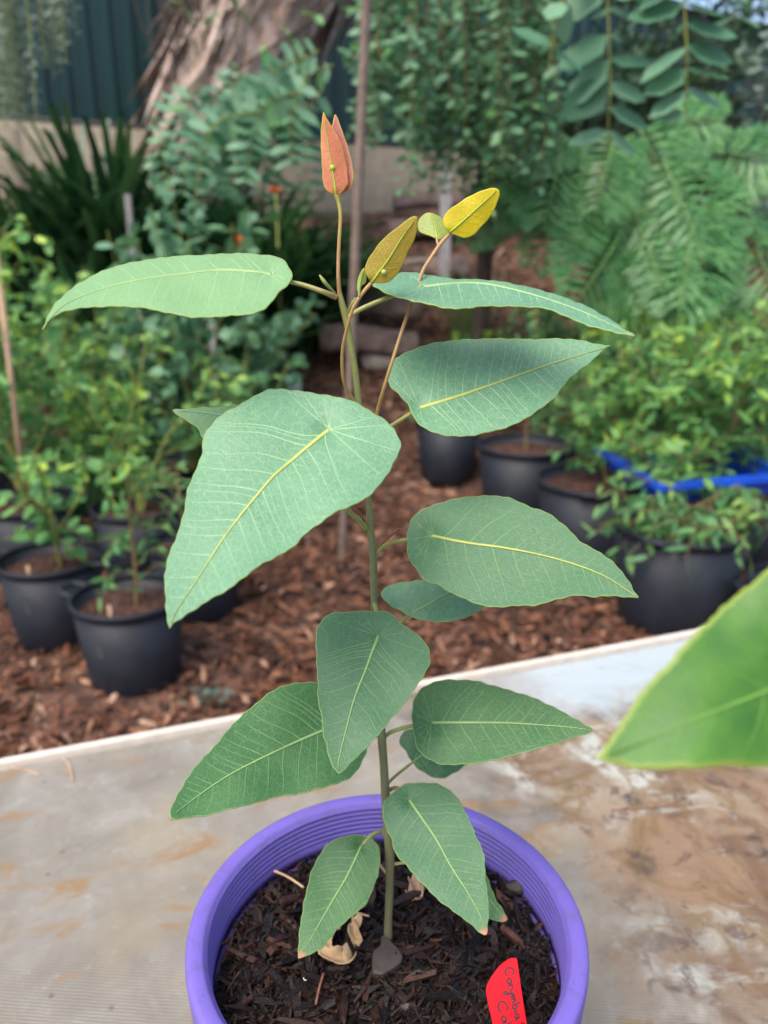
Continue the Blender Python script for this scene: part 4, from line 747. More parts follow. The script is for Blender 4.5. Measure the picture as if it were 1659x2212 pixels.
# ------------------------------------------------------------------ black nursery pots
def black_pot(x, y, r, h, label, handles=(), mark=False, stick=None, group='black nursery pots standing on the mulch', gzv=None, handle_len=.05):
    z = gz(y) if gzv is None else gzv; e = empty('nursery_pot', (x, y, z), label, 'plant pot', group); rb = r * .80
    mb = MB(); lathe(mb, [(rb - .01, .0), (rb - .002, .0), (rb, .03), (rb + .003, .035), (r * .965, h - .022), (r * .94, h - .022), (rb - .008, .01)], (x, y, z), 64); mb.build('body', M['black_pot'], e)
    mb = MB(); lathe(mb, [(r * .958, h - .024), (r * 1.0, h - .022), (r * 1.01, h - .006), (r * 1.0, h), (r * .955, h), (r * .945, h - .006), (r * .945, h - .024)], (x, y, z), 64); mb.build('rim', M['black_pot'], e)
    mb = MB(); disc(mb, (x, y, z + h - .055), r * .935, 40, 8, .005, .012); n_ = 260; rr = r * .88 * np.sqrt(rng.uniform(0, 1, n_)); t_ = rng.uniform(0, 6.28, n_)
    chips(mb, np.stack([x + rr * np.cos(t_), y + rr * np.sin(t_), z + h - .05 + rng.uniform(0, .012, n_)], 1), rng.uniform(.008, .025, n_), .007, .004, .4); mb.build('soil', M['bg_soil'], e, smooth=False)
    for a in handles:
        ca, sa = math.cos(a), math.sin(a); tx, ty = -sa, ca; hl = handle_len; p = [A_([x + ca * r * .99 + tx * w_, y + sa * r * .99 + ty * w_, z + h - .012]) for w_ in (-.045, .045)]
        q = [A_([x + ca * (r + hl) + tx * w_, y + sa * (r + hl) + ty * w_, z + h - .004]) for w_ in (-.03, .03)]
        mb = MB(); tube(mb, smooth_poly([p[0], q[0], q[1], p[1]], 6), .0095, 8); mb.build('handle', M['black_pot'], e)
    if mark:
        a = mark; ca, sa = math.cos(a), math.sin(a)
        def wp(s, hh): rr = rb + .003 + (r * .965 - rb - .003) * (hh - .035) / (h - .057) + .0015; th = a + s / rr; return [x + rr * math.cos(th), y + rr * math.sin(th), z + hh]
        hm = h * .62; mb = MB(); v = [wp(-.014, hm - .03), wp(.014, hm - .03), wp(.009, hm), wp(0, hm + .035), wp(-.009, hm)]; vi = [list(A_(p_) + A_([-ca, -sa, 0]) * .002) for p_ in v]
        mb.add(A_(v + vi), [A_([[0, 1, 2, 3, 4]]), A_([[9, 8, 7, 6, 5]]), A_([[i, (i + 1) % 5, 5 + (i + 1) % 5, 5 + i] for i in range(5)])]); mb.build('moulded_mark', M['pot_mark'], e, smooth=False)
    return e
def stick(x, y, z, label):
    mb = MB(); tube(mb, [A_([x, y, z - .01]), A_([x - .002, y + .003, z + .05])], .0055, 8); blob(mb, A_([x - .002, y + .003, z + .05]), .0055, (1, 1, .7), 5)
    tag(mb.build('wooden_stake', M['lolly']), label, 'stake', 'pale stub stakes in the left pots')
black_pot(-.793, 2.24, .172, .307, 'black pot nearest the table on the left, with a side handle', handles=(R_(165), R_(-15)), mark=R_(-108))
black_pot(-1.157, 2.55, .176, .313, 'black pot at the left edge, behind the nearest one', handles=(R_(175), R_(-5)), mark=R_(-100))
black_pot(-.70, 2.74, .172, .30, 'black pot half hidden behind the tip of the biggest leaf')
black_pot(-1.50, 3.15, .20, .33, 'wide black pot at the left edge under the tall leggy shrub')
black_pot(-1.02, 3.12, .19, .32, 'black pot among the foliage behind the two front left pots')
for k, (x, y, r, h, s) in enumerate([(-2.1, 3.9, .2, .33, 'black pot deep in the shrubs, outermost left of the second row'), (-1.55, 3.95, .2, .33, 'black pot deep in the shrubs, second from the left in the back row'),
    (-1.05, 3.8, .19, .32, 'black pot deep in the shrubs, right behind the leggy seedlings'), (-.68, 3.45, .17, .30, 'black pot hidden behind the biggest leaf, near the middle path'), (-.72, 4.6, .19, .32, 'farthest black pot on the left beside the logs')]): black_pot(x, y, r, h, s)
stick(-.815, 2.14, .307 - .05, 'pale stub stake in the nearest left pot'); stick(-1.19, 2.45, .313 - .05, 'pale stub stake in the pot at the left edge')
black_pot(.37, 4.45, .19, .37, 'farthest black pot in the right hand row')
black_pot(.727, 3.95, .25, .386, 'black pot with a thin bare stem, second from the far end of the right row', handles=(R_(20),))
black_pot(.925, 3.295, .26, .386, 'black pot in the middle of the right row, leafy shrub overhanging it', handles=(R_(250),), handle_len=.02)
black_pot(1.07, 2.68, .24, .39, 'large black pot nearest the table on the right', handles=(R_(230),), handle_len=.02)
black_pot(1.40, 2.45, .17, .26, 'black pot cut off by the right edge above the close green leaf', handles=(R_(190),))
black_pot(1.65, 3.25, .24, .38, 'black pot behind the blue tray at the right edge')
black_pot(1.45, 4.15, .25, .38, 'black pot buried in lime shrubs behind the blue tray'); black_pot(2.15, 4.2, .27, .40, 'black pot at the right edge, back row')
black_pot(1.9, 5.1, .36, .52, 'big dark tub behind the lime shrubs at the right', group=None, gzv=.18); black_pot(2.75, 5.3, .40, .50, 'big dark tub cut off by the right edge behind the shrubs', group=None, gzv=.22)

# blue tray on the pots
tc = [G(1290, 968, .50), G(1430, 1052, .50), G(1690, 1030, .50), G(1570, 955, .50)]; tc = A_(tc)
e = empty('blue_tray', tuple(tc.mean(0) - [0, 0, .085]), 'bright blue plastic seedling tray resting across the right hand pots', 'tray')
mb = MB(); cen = tc.mean(0); inn = cen + (tc - cen) * .94; bot = cen + (tc - cen) * .86 - [0, 0, .085]; binn = cen + (tc - cen) * .80 - [0, 0, .08]
v = np.concatenate([tc, inn, bot, binn]); f = []
for i in range(4): j = (i + 1) % 4; f += [[i, j, 4 + j, 4 + i], [8 + i, 8 + j, j, i], [4 + i, 4 + j, 12 + j, 12 + i]]
f += [[11, 10, 9, 8], [12, 13, 14, 15]]; mb.add(v, A_(f)); o = mb.build('tray_body', M['blue'], e, smooth=False)
md = o.modifiers.new('b', 'BEVEL'); md.width = .006; md.segments = 2
mb = MB(); lipo = cen + (tc - cen) * 1.06
v = np.concatenate([lipo + [0, 0, .012], inn + [0, 0, .012], lipo - [0, 0, .012], tc * 1.0 - [0, 0, .002]]); f = []
for i in range(4): j = (i + 1) % 4; f += [[i, j, 4 + j, 4 + i], [8 + i, 8 + j, j, i], [12 + i, 12 + j, 8 + j, 8 + i]]
mb.add(v, A_(f)); mb.build('tray_lip', M['blue'], e, smooth=False)

# ------------------------------------------------------------------ shrubs
def shrub(name, loc, h, spread, nmain, ntwig, nleaf, L, Wr, leafm, stemm, label, cat, group=None, seed=0, lean=(0, 0), low=.15, up=.25, droop=.25, tpl=LT, r0=.006, tipbright=True, hang=0.0, part='foliage'):
    r = np.random.default_rng(seed); e = empty(name, tuple(loc), label, cat, group); loc = A_(loc, float); ms = MB(); ml = MB(); O = []; D = []; Rn = []
    for k in range(nmain):
        az = 2 * np.pi * (k + r.uniform(-.3, .3)) / max(nmain, 1); sp2 = spread * r.uniform(.3, 1) if nmain > 1 else .12 * spread; hh = h * r.uniform(.75, 1.0)
        p = [loc + A_([0, 0, -.02])]
        for t in (.25, .5, .75, 1.0): p.append(loc + A_([math.cos(az) * sp2 * t ** 1.2 + lean[0] * t * t, math.sin(az) * sp2 * t ** 1.2 + lean[1] * t * t, hh * t]) + r.normal(0, .03 * spread + .006, 3))
        p = smooth_poly(p, 6); tube(ms, p, np.linspace(r0, r0 * .35, len(p)), 5, cap=False)
        for j in range(ntwig):
            t = low + (1 - low) * (j + r.uniform(0, 1)) / ntwig; b0 = p[int(t * (len(p) - 1))]; a2 = r.uniform(0, 2 * np.pi); ln = (spread * .75 + .05) * r.uniform(.4, 1) * (1.15 - .6 * t)
            dv = A_([math.cos(a2), math.sin(a2), up + r.uniform(-.2, .5) - hang]); q = [b0, b0 + dv * ln * .5 + A_([0, 0, .01]), b0 + dv * ln - A_([0, 0, droop * ln])]
            q = smooth_poly(q, 4); tube(ms, q, np.linspace(r0 * .35, r0 * .15, len(q)), 4, cap=False)
            m_ = nleaf; tt_ = (np.arange(m_) + r.uniform(.1, .9, m_)) / m_; idx = tt_ * (len(q) - 1); i0 = np.minimum(idx.astype(int), len(q) - 2); fr = (idx - i0)[:, None]; o_ = q[i0] * (1 - fr) + q[i0 + 1] * fr
            tg_ = q[i0 + 1] - q[i0]; tg_ /= np.linalg.norm(tg_, axis=1)[:, None]; d_ = tg_ * .7 + rnd_dirs(r, m_, .15) * .9; d_[:, 2] -= hang * .5
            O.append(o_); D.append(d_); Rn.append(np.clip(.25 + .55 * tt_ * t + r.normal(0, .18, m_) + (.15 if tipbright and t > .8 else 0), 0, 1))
    O = np.concatenate(O); D = np.concatenate(D); Rn = np.concatenate(Rn); n_ = len(O); Ls = L * r.uniform(.6, 1.15, n_)
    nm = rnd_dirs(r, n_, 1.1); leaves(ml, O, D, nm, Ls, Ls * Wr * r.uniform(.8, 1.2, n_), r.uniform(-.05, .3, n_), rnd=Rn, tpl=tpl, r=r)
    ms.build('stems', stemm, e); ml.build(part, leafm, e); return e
GL_ = 'nursery shrubs crowded on the left'
# left foreground seedlings
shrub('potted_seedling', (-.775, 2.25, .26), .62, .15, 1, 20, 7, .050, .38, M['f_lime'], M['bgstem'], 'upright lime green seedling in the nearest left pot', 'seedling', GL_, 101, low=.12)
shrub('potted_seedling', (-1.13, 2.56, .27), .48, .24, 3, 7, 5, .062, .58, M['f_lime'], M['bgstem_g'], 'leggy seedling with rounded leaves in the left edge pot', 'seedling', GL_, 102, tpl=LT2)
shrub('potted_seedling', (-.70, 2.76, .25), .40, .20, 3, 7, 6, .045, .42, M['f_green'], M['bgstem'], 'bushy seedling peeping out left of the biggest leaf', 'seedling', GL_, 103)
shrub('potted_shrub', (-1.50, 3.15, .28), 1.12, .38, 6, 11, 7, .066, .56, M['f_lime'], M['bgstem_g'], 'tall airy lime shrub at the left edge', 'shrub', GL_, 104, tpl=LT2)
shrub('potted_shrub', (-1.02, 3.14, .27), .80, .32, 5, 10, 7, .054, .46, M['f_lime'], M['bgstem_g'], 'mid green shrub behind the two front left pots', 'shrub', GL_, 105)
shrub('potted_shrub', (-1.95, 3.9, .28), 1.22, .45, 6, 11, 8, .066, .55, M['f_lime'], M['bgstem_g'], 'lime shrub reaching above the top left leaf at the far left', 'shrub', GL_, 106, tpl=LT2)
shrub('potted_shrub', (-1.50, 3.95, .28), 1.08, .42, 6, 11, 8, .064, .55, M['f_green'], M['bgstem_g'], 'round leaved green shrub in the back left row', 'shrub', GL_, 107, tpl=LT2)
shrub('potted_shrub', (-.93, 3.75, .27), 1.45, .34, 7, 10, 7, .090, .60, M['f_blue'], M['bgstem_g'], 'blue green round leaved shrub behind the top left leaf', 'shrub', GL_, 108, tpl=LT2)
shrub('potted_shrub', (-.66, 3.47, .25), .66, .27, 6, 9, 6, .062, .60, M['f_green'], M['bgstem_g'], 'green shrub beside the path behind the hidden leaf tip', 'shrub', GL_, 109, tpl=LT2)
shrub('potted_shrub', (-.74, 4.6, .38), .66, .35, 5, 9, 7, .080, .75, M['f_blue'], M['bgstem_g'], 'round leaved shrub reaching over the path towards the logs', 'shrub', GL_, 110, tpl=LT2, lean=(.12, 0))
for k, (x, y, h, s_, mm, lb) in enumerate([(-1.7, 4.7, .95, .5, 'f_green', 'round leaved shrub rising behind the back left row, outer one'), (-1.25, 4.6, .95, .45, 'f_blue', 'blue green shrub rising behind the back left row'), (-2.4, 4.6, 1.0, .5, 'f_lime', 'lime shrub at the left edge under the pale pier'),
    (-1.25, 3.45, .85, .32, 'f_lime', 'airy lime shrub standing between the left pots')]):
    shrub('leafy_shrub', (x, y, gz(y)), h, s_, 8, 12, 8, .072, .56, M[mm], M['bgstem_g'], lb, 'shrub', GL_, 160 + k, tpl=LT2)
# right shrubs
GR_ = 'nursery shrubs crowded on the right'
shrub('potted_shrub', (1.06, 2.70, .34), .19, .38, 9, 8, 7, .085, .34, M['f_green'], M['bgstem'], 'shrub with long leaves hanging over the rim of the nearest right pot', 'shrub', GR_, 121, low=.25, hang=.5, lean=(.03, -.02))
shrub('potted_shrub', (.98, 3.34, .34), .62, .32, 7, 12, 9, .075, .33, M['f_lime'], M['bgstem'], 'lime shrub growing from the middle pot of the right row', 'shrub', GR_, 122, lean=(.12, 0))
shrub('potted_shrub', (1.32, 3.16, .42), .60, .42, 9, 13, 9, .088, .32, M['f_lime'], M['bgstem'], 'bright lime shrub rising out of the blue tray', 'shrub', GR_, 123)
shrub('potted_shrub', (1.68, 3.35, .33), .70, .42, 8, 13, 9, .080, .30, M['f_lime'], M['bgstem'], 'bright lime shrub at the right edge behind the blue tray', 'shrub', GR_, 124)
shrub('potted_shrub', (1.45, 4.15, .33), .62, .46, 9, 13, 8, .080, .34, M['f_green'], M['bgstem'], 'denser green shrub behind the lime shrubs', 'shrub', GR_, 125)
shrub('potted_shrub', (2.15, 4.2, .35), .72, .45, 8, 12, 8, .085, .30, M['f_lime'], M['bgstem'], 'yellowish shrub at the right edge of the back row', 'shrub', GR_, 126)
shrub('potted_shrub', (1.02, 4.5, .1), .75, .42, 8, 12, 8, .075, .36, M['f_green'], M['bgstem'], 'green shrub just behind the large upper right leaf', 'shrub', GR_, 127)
mb = MB(); sp_ = smooth_poly(A_([[.727, 3.93, .33], [.722, 3.93, .50], [.73, 3.94, .8], [.75, 3.95, 1.05]]), 5); e = empty('thin_sapling', (.727, 3.93, .33), 'thin bare brown sapling in the second far right pot', 'sapling'); tube(mb, sp_, .006, 6); mb.build('stem', M['bgstem'], e)
mb = MB(); n_ = 40; o_ = sp_[rng.integers(8, len(sp_), n_)]; leaves(mb, o_, rnd_dirs(rng, n_, .1), rnd_dirs(rng, n_, 1), .07, .028); mb.build('foliage', M['f_green'], e)
shrub('potted_shrub', (1.12, 2.98, .40), .24, .26, 7, 8, 7, .075, .32, M['f_lime'], M['bgstem'], 'low lime sprig growing over the left corner of the blue tray', 'shrub', GR_, 128, low=.2)
# row of low plants behind, on the rising bank at right
for k, (px, py, Y, h, s_, mm, lb) in enumerate([(1080, 740, 5.6, .42, .45, 'f_lime', 'low fresh green plant under the top right leaf, left one'), (1230, 745, 5.9, .5, .5, 'f_green', 'low green plant under the tip of the top right leaf'), (1400, 740, 6.0, .55, .5, 'f_lime', 'yellow green plant right of the top right leaf tip'),
    (1560, 730, 5.6, .62, .5, 'f_lime', 'yellowish fine leaved plant at the right edge of the bank'), (960, 745, 5.3, .22, .25, 'f_lime', 'small light green plant beside the path end')]):
    q = PY(px, py, Y); shrub('low_shrub', (q[0], Y, gz(Y)), h, s_, 8, 11, 9, .085, .42, M[mm], M['bgstem_g'], lb, 'shrub', 'low plants on the right bank', 140 + k)
# grass tuft
def tuft(name, x, y, n, h, w, m, label, cat, seed=0, arch=.6, upb=1.0, group=None):
    r = np.random.default_rng(seed); z = gz(y); e = empty(name, (x, y, z), label, cat, group); mb = MB(); K = 7
    az = r.uniform(0, 2 * np.pi, n); ln = h * r.uniform(.6, 1.1, n); out_ = r.uniform(.15, arch, n); b0 = np.stack([x + r.normal(0, h * .08, n), y + r.normal(0, h * .08, n), np.full(n, z)], 1)
    t = np.linspace(0, 1, K); rad = ln[:, None] * out_[:, None] * (t + 1.0 * t ** 2)[None] ; hz = ln[:, None] * (upb * t - out_[:, None] * .95 * t ** 2.2)
    c = b0[:, None] + np.stack([np.cos(az)[:, None] * rad, np.sin(az)[:, None] * rad, hz], -1); side = np.stack([-np.sin(az), np.cos(az), np.zeros(n)], 1)[:, None]
    ww = (w * (.35 + .65 * np.sin(np.pi * np.clip(t * .85 + .12, 0, 1))))[None, :, None] * .5; v = np.stack([c - side * ww, c + A_([0, 0, -w * .15]), c + side * ww], 2)   # n,K,3,3
    v = v.reshape(-1, 3); f = []
    for i in range(K - 1):
        for j in range(2): f.append([i * 3 + j, i * 3 + j + 1, (i + 1) * 3 + j + 1, (i + 1) * 3 + j])
    f = (np.arange(n)[:, None, None] * K * 3 + A_(f)[None]).reshape(-1, 4); mb.add(v, f, 0, np.repeat(r.uniform(0, 1, n), K * 3)); mb.build('blades', m, e); return e
q = PY(1010, 700, 6.3); tuft('grass_clump', q[0], 6.3, 260, .75, .006, M['f_grass'], 'wispy pale grass clump in the middle distance below the yellow leaf', 'grass clump', 5, .45)
q = PY(1150, 700, 6.0); tuft('grass_clump', q[0] + .15, 5.9, 240, .6, .006, M['f_grass'], 'wispy green grass clump behind the top right leaf', 'grass clump', 6, .5)
q = PY(1340, 700, 5.6); tuft('grass_clump', q[0], 5.6, 200, .55, .006, M['f_grass'], 'arching fine grass clump right of the top right leaf tip', 'grass clump', 7, .7)
# small weed by the table
e = empty('small_weed', tuple(G(450, 1515, .0)), 'tiny grey green weed on the mulch near the table edge', 'weed'); c_ = G(455, 1508, .03); mb = MB(); n_ = 60
leaves(mb, c_ + rng.normal(0, 1, (n_, 3)) * [.03, .02, .012], rnd_dirs(rng, n_, .3), rnd_dirs(rng, n_, 1), .03, .013); mb.build('foliage', M['f_grey'], e)

# strappy clumps with orange flowers
GS_ = 'strappy clumps at the foot of the wall'
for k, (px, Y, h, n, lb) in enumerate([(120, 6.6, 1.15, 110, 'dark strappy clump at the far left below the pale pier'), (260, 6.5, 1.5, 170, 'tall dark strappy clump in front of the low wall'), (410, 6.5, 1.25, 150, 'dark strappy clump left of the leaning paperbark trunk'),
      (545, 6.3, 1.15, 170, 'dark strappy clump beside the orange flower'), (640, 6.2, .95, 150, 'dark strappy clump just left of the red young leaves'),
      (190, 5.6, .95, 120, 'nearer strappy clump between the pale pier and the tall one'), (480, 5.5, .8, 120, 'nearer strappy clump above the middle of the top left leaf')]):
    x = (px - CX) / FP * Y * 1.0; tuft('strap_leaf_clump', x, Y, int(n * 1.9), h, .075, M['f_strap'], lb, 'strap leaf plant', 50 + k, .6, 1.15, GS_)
for k, (px, py, Y, lb) in enumerate([(596, 414, 5.6, 'orange flower left of the red young leaves'), (358, 515, 5.3, 'orange flower spot above the top left leaf'), (519, 523, 5.3, 'rusty orange flower just above the top left leaf')]):
    q = PY(px, py, Y); mb = MB(); r = np.random.default_rng(k); n_ = 14; leaves(mb, np.repeat(q[None], n_, 0), rnd_dirs(r, n_, .5), rnd_dirs(r, n_, 1), .05, .025, .2); e = empty('orange_flower', (q[0], q[1], gz(Y)), lb, 'flower', 'orange flowers among the strappy leaves')
    mb.build('petals', M['orange'], e); mb = MB(); tube(mb, [A_([q[0], q[1], gz(Y)]), q], .006, 5); mb.build('stalk', M['bgstem_g'], e)

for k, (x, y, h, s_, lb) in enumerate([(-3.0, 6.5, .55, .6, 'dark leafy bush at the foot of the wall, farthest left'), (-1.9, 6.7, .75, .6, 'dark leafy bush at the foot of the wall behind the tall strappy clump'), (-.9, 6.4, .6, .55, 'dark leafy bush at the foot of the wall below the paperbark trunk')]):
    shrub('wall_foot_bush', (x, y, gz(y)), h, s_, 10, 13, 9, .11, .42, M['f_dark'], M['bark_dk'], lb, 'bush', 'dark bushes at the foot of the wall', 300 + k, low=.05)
# ------------------------------------------------------------------ paperbark trunk
ctr = [PY(420, 430, 7.0), PY(440, 330, 7.0), PY(475, 210, 7.05), PY(520, 100, 7.1), PY(575, -10, 7.2), PY(645, -130, 7.3), PY(730, -260, 7.4)]; ctr[0][2] = gz(7.1) - .1
te = empty('paperbark_tree', tuple(ctr[0]), 'leaning tree trunk with pale shaggy flaking paper bark in front of the green fence', 'tree')
mb = MB(); p = smooth_poly(ctr, 10); t_, a_, b_ = frames(p); K = len(p); nA = 64; th = np.linspace(0, 2 * np.pi, nA, endpoint=False); rad = np.interp(np.linspace(0, 1, K), [0, .15, .5, 1], [.42, .38, .47, .60])
nzv = .06 * np.sin(th * 5)[None] + .05 * np.sin(th * 11 + np.linspace(0, 5, K)[:, None]) + rng.normal(0, .018, (K, nA)); rr = rad[:, None] * (1 + nzv)
v = p[:, None] + rr[..., None] * (np.cos(th)[None, :, None] * a_[:, None] + np.sin(th)[None, :, None] * b_[:, None]); f = [[i * nA + j, i * nA + (j + 1) % nA, (i + 1) * nA + (j + 1) % nA, (i + 1) * nA + j] for i in range(K - 1) for j in range(nA)]
mb.add(v.reshape(-1, 3), A_(f)); mb.build('trunk', M['paper'], te)
mb = MB(); n_ = 520; r = np.random.default_rng(77); ki = r.integers(2, K - 2, n_); ji = r.uniform(0, 2 * np.pi, n_); n0 = np.cos(ji)[:, None] * a_[ki] + np.sin(ji)[:, None] * b_[ki]; o_ = p[ki] + n0 * (rad[ki] * 1.06)[:, None]
leaves(mb, o_, -t_[ki] + r.normal(0, .16, (n_, 3)) + n0 * .02, n0, r.uniform(.25, .85, n_), r.uniform(.04, .13, n_), r.uniform(-.06, .05, n_), r=r); mb.build('loose_bark', M['paper'], te)
# hanging dead bark tangle
q = PY(400, -60, 6.7); e = empty('hanging_bark_strips', tuple(q), 'wispy dark brown bark strips hanging beside the leaning trunk', 'bark strips'); mb = MB(); r = np.random.default_rng(4)
for k in range(60):
    a = q + r.normal(0, .13, 3); tube(mb, smooth_poly([a, a + [r.normal(0, .05), 0, -.3], a + [r.normal(0, .1), 0, -.45 - r.uniform(0, .45)]], 4), .006, 4)
mb.build('strips', M['bark_dk'], e)

# ------------------------------------------------------------------ hanging / weeping foliage
def strands(name, parts, label, cat, leafm, stemm, L, Wr, spacing, seed=0, group=None, tpl=LT2, origin=None, flat=False, r0=.004, jitter=.35, trunk=None):
    """parts: lists of 3-D control points; paired leaves along each"""
    r = np.random.default_rng(seed); o0 = A_(origin if origin is not None else parts[0][0], float); e = empty(name, tuple(o0), label, cat, group); ms = MB(); ml = MB()
    for c in parts:
        p = smooth_poly(A_(c, float), 8); tube(ms, p, np.linspace(r0, r0 * .4, len(p)), 5, cap=False); seg = np.linalg.norm(np.diff(p, axis=0), axis=1); s = np.r_[0, np.cumsum(seg)]; m_ = max(2, int(s[-1] / spacing)); ss = (np.arange(m_) + .5) * s[-1] / m_
        o_ = np.stack([np.interp(ss, s, p[:, i]) for i in range(3)], 1); t_, _, _ = frames(p); tg_ = np.stack([np.interp(ss, s, t_[:, i]) for i in range(3)], 1)
        side = np.cross(tg_, [0, 1.0, .12]); side /= np.linalg.norm(side, axis=1)[:, None] + 1e-9; ph = r.uniform(0, 6)
        for sg in (1, -1):
            an = (0 if flat else 1) * (ph + np.arange(m_) * 1.57); d = side * np.cos(an)[:, None] * sg + np.cross(tg_, side) * np.sin(an)[:, None] * sg + tg_ * .28 + r.normal(0, jitter * .5, (m_, 3))
            nm = r.normal(0, jitter * .6, (m_, 3)) + A_([0, -.62, .78]); Ls = L * r.uniform(.75, 1.15, m_) * np.interp(ss / s[-1], [0, .7, 1], [1, 1, .6]) * np.where(r.uniform(0, 1, m_) < .08, .3, 1); leaves(ml, o_, d, nm, Ls, Ls * Wr, r.uniform(0, .2, m_), tpl=tpl, r=r, rnd=np.clip(r.normal(.5, .22, m_), 0, 1))
    ms.build('twigs', stemm, e); ml.build('foliage', leafm, e); return e
GH_ = 'hanging branches with paired round leaves'
strands('hanging_branch', [[PY(1312, -120, 2.4), PY(1312, 0, 2.4), PY(1318, 160, 2.42), PY(1312, 310, 2.44)]], 'hanging branch with paired round grey green leaves, left of the two at the top right', 'branch', M['f_blue'], M['bgstem_g'], .145, .58, .058, 1, GH_, flat=True, jitter=.33)
strands('hanging_branch', [[PY(1475, -120, 2.35), PY(1478, 0, 2.35), PY(1484, 130, 2.35), PY(1480, 265, 2.36)]], 'hanging branch with paired round grey green leaves, right of the two at the top right', 'branch', M['f_blue'], M['bgstem_g'], .13, .58, .048, 2, GH_, flat=True, jitter=.33)
strands('hanging_branch', [[PY(1240, -150, 2.3), PY(1225, -40, 2.3), PY(1200, 60, 2.3), PY(1185, 150, 2.3)]], 'short hanging branch with large oval leaves beside the weeping tree', 'branch', M['f_blue'], M['bgstem_g'], .13, .55, .09, 3, GH_, jitter=.5)
strands('hanging_branch', [[PY(1620, -150, 2.6), PY(1600, -20, 2.6), PY(1590, 60, 2.6)]], 'short leafy spray in the top right corner in front of the sky', 'branch', M['f_blue'], M['bgstem_g'], .11, .6, .05, 9, GH_)
strands('hanging_branch', [[PY(1400, -120, 2.8), PY(1390, -10, 2.8), PY(1395, 50, 2.8)]], 'tiny leafy spray between the two long hanging branches at the top right', 'branch', M['f_blue'], M['bgstem_g'], .11, .6, .05, 19, GH_)
for k, (c, lb) in enumerate([([(640, 200), (575, 225), (545, 290), (530, 400)], 'feathery arching branch left of the bamboo stake, outer one'), ([(665, 170), (640, 215), (630, 290), (640, 380)], 'feathery arching branch nearest the bamboo stake'), ([(560, 245), (480, 255), (440, 320), (425, 400)], 'feathery arching branch in front of the paperbark base')]):
    pp = [[PY(x, y, 3.9) for x, y in c]]; pp += [[PY(x + dx, y + 25, 4.0) for x, y in c] for dx in (-34, 30)]
    strands('arching_branch', pp, lb, 'branch', M['f_blue'], M['bgstem_g'], .115, .46, .05, 20 + k, 'arching blue green branches by the trunk', flat=True, jitter=.25, tpl=LT2)
strands('overhead_branch', [[PY(760, -40, 3.6), PY(700, 10, 3.6), PY(650, 60, 3.6), PY(600, 92, 3.6), PY(540, 130, 3.6), PY(490, 165, 3.6)]], 'bare brown branch slanting down across the paperbark trunk with bright leaves', 'branch', M['f_lime'], M['bark_dk'], .075, .5, .12, 31, r0=.009)
strands('overhead_branch', [[PY(430, -120, 3.2), PY(400, -20, 3.2), PY(375, 50, 3.2)], [PY(520, -120, 3.2), PY(480, -20, 3.2), PY(450, 60, 3.2)], [PY(560, -100, 3.2), PY(540, -10, 3.2), PY(500, 60, 3.2)]], 'drooping leafy spray hanging in front of the paperbark trunk', 'branch', M['f_green'], M['bgstem'], .10, .45, .09, 32)
for k, (c, lb) in enumerate([([(430, 180), (400, 235), (385, 300), (392, 380)], 'feathery arching branch before the left side of the paperbark trunk'), ([(520, 150), (500, 210), (490, 280), (470, 370)], 'feathery arching branch crossing the middle of the paperbark trunk'), ([(690, 110), (600, 150), (570, 200), (575, 290)], 'high feathery arching branch left of the bamboo stake')]):
    pp = [[PY(x, y, 4.3) for x, y in c]] + [[PY(x + dx, y + 30, 4.4) for x, y in c] for dx in (-36, 30)]
    strands('arching_branch', pp, lb, 'branch', M['f_blue'], M['bgstem_g'], .105, .46, .05, 60 + k, 'arching blue green branches by the trunk', flat=True, jitter=.45, tpl=LT2)
# weeping tree in the middle
r = np.random.default_rng(90); pts_ = []
for k in range(170):
    x = r.uniform(765, 1200); d = r.uniform(4.0, 5.8); y1 = r.uniform(230, 430) if x > 900 else r.uniform(120, 330)
    if 1020 < x < 1150: y1 = r.uniform(250, 470)
    y0_ = r.uniform(-200, 120); pts_.append([PY(x, y0_, d), PY(x + r.uniform(-20, 20), (y0_ + y1) / 2, d), PY(x + r.uniform(-35, 35), y1, d)])
tw = strands('weeping_tree', pts_, 'dark green weeping tree with curtains of small leaves in the top middle', 'tree', M['f_weep'], M['bgstem'], .085, .42, .05, 91, origin=A_([.55, 5.4, gz(5.4)]), jitter=.6)
mb = MB(); q0 = A_([.62, 5.5, gz(5.5) - .05]); tube(mb, smooth_poly([q0, q0 + [.05, 0, 1.0], q0 + [-.05, -.1, 2.2], PY(960, -160, 5.2)], 6), np.linspace(.06, .035, 19), 8); mb.build('trunk', M['bark_dk'], tw)
mb = MB(); tube(mb, smooth_poly([PY(1130, 60, 5.0), PY(1000, 60, 5.1), PY(900, 40, 5.0), PY(820, 45, 4.8), PY(770, 55, 4.6)], 6), .012, 6); mb.build('limb', M['bark_dk'], tw)
# pendulous grey-green foliage top left
r = np.random.default_rng(95); pts_ = []
for k in range(46):
    x = r.uniform(-60, 175); d = r.uniform(4.6, 5.4); y1 = min(250, 130 + (175 - x) * .8) * r.uniform(.55, 1.0) + (60 if x < 90 else 0); y0_ = -140; pts_.append([PY(x - 30, y0_, d), PY(x - 10, (y0_ + y1) / 2, d), PY(x + 5, y1, d)])
strands('fine_leaved_tree', pts_, 'fine grey green foliage hanging at the top left corner', 'tree', M['f_grey'], M['bgstem_g'], .055, .3, .028, 96, tpl=LT, origin=A_([-2.9, 5.2, gz(5.2)]), jitter=.6)
mb = MB(); e = bpy.data.objects[-1] if False else None
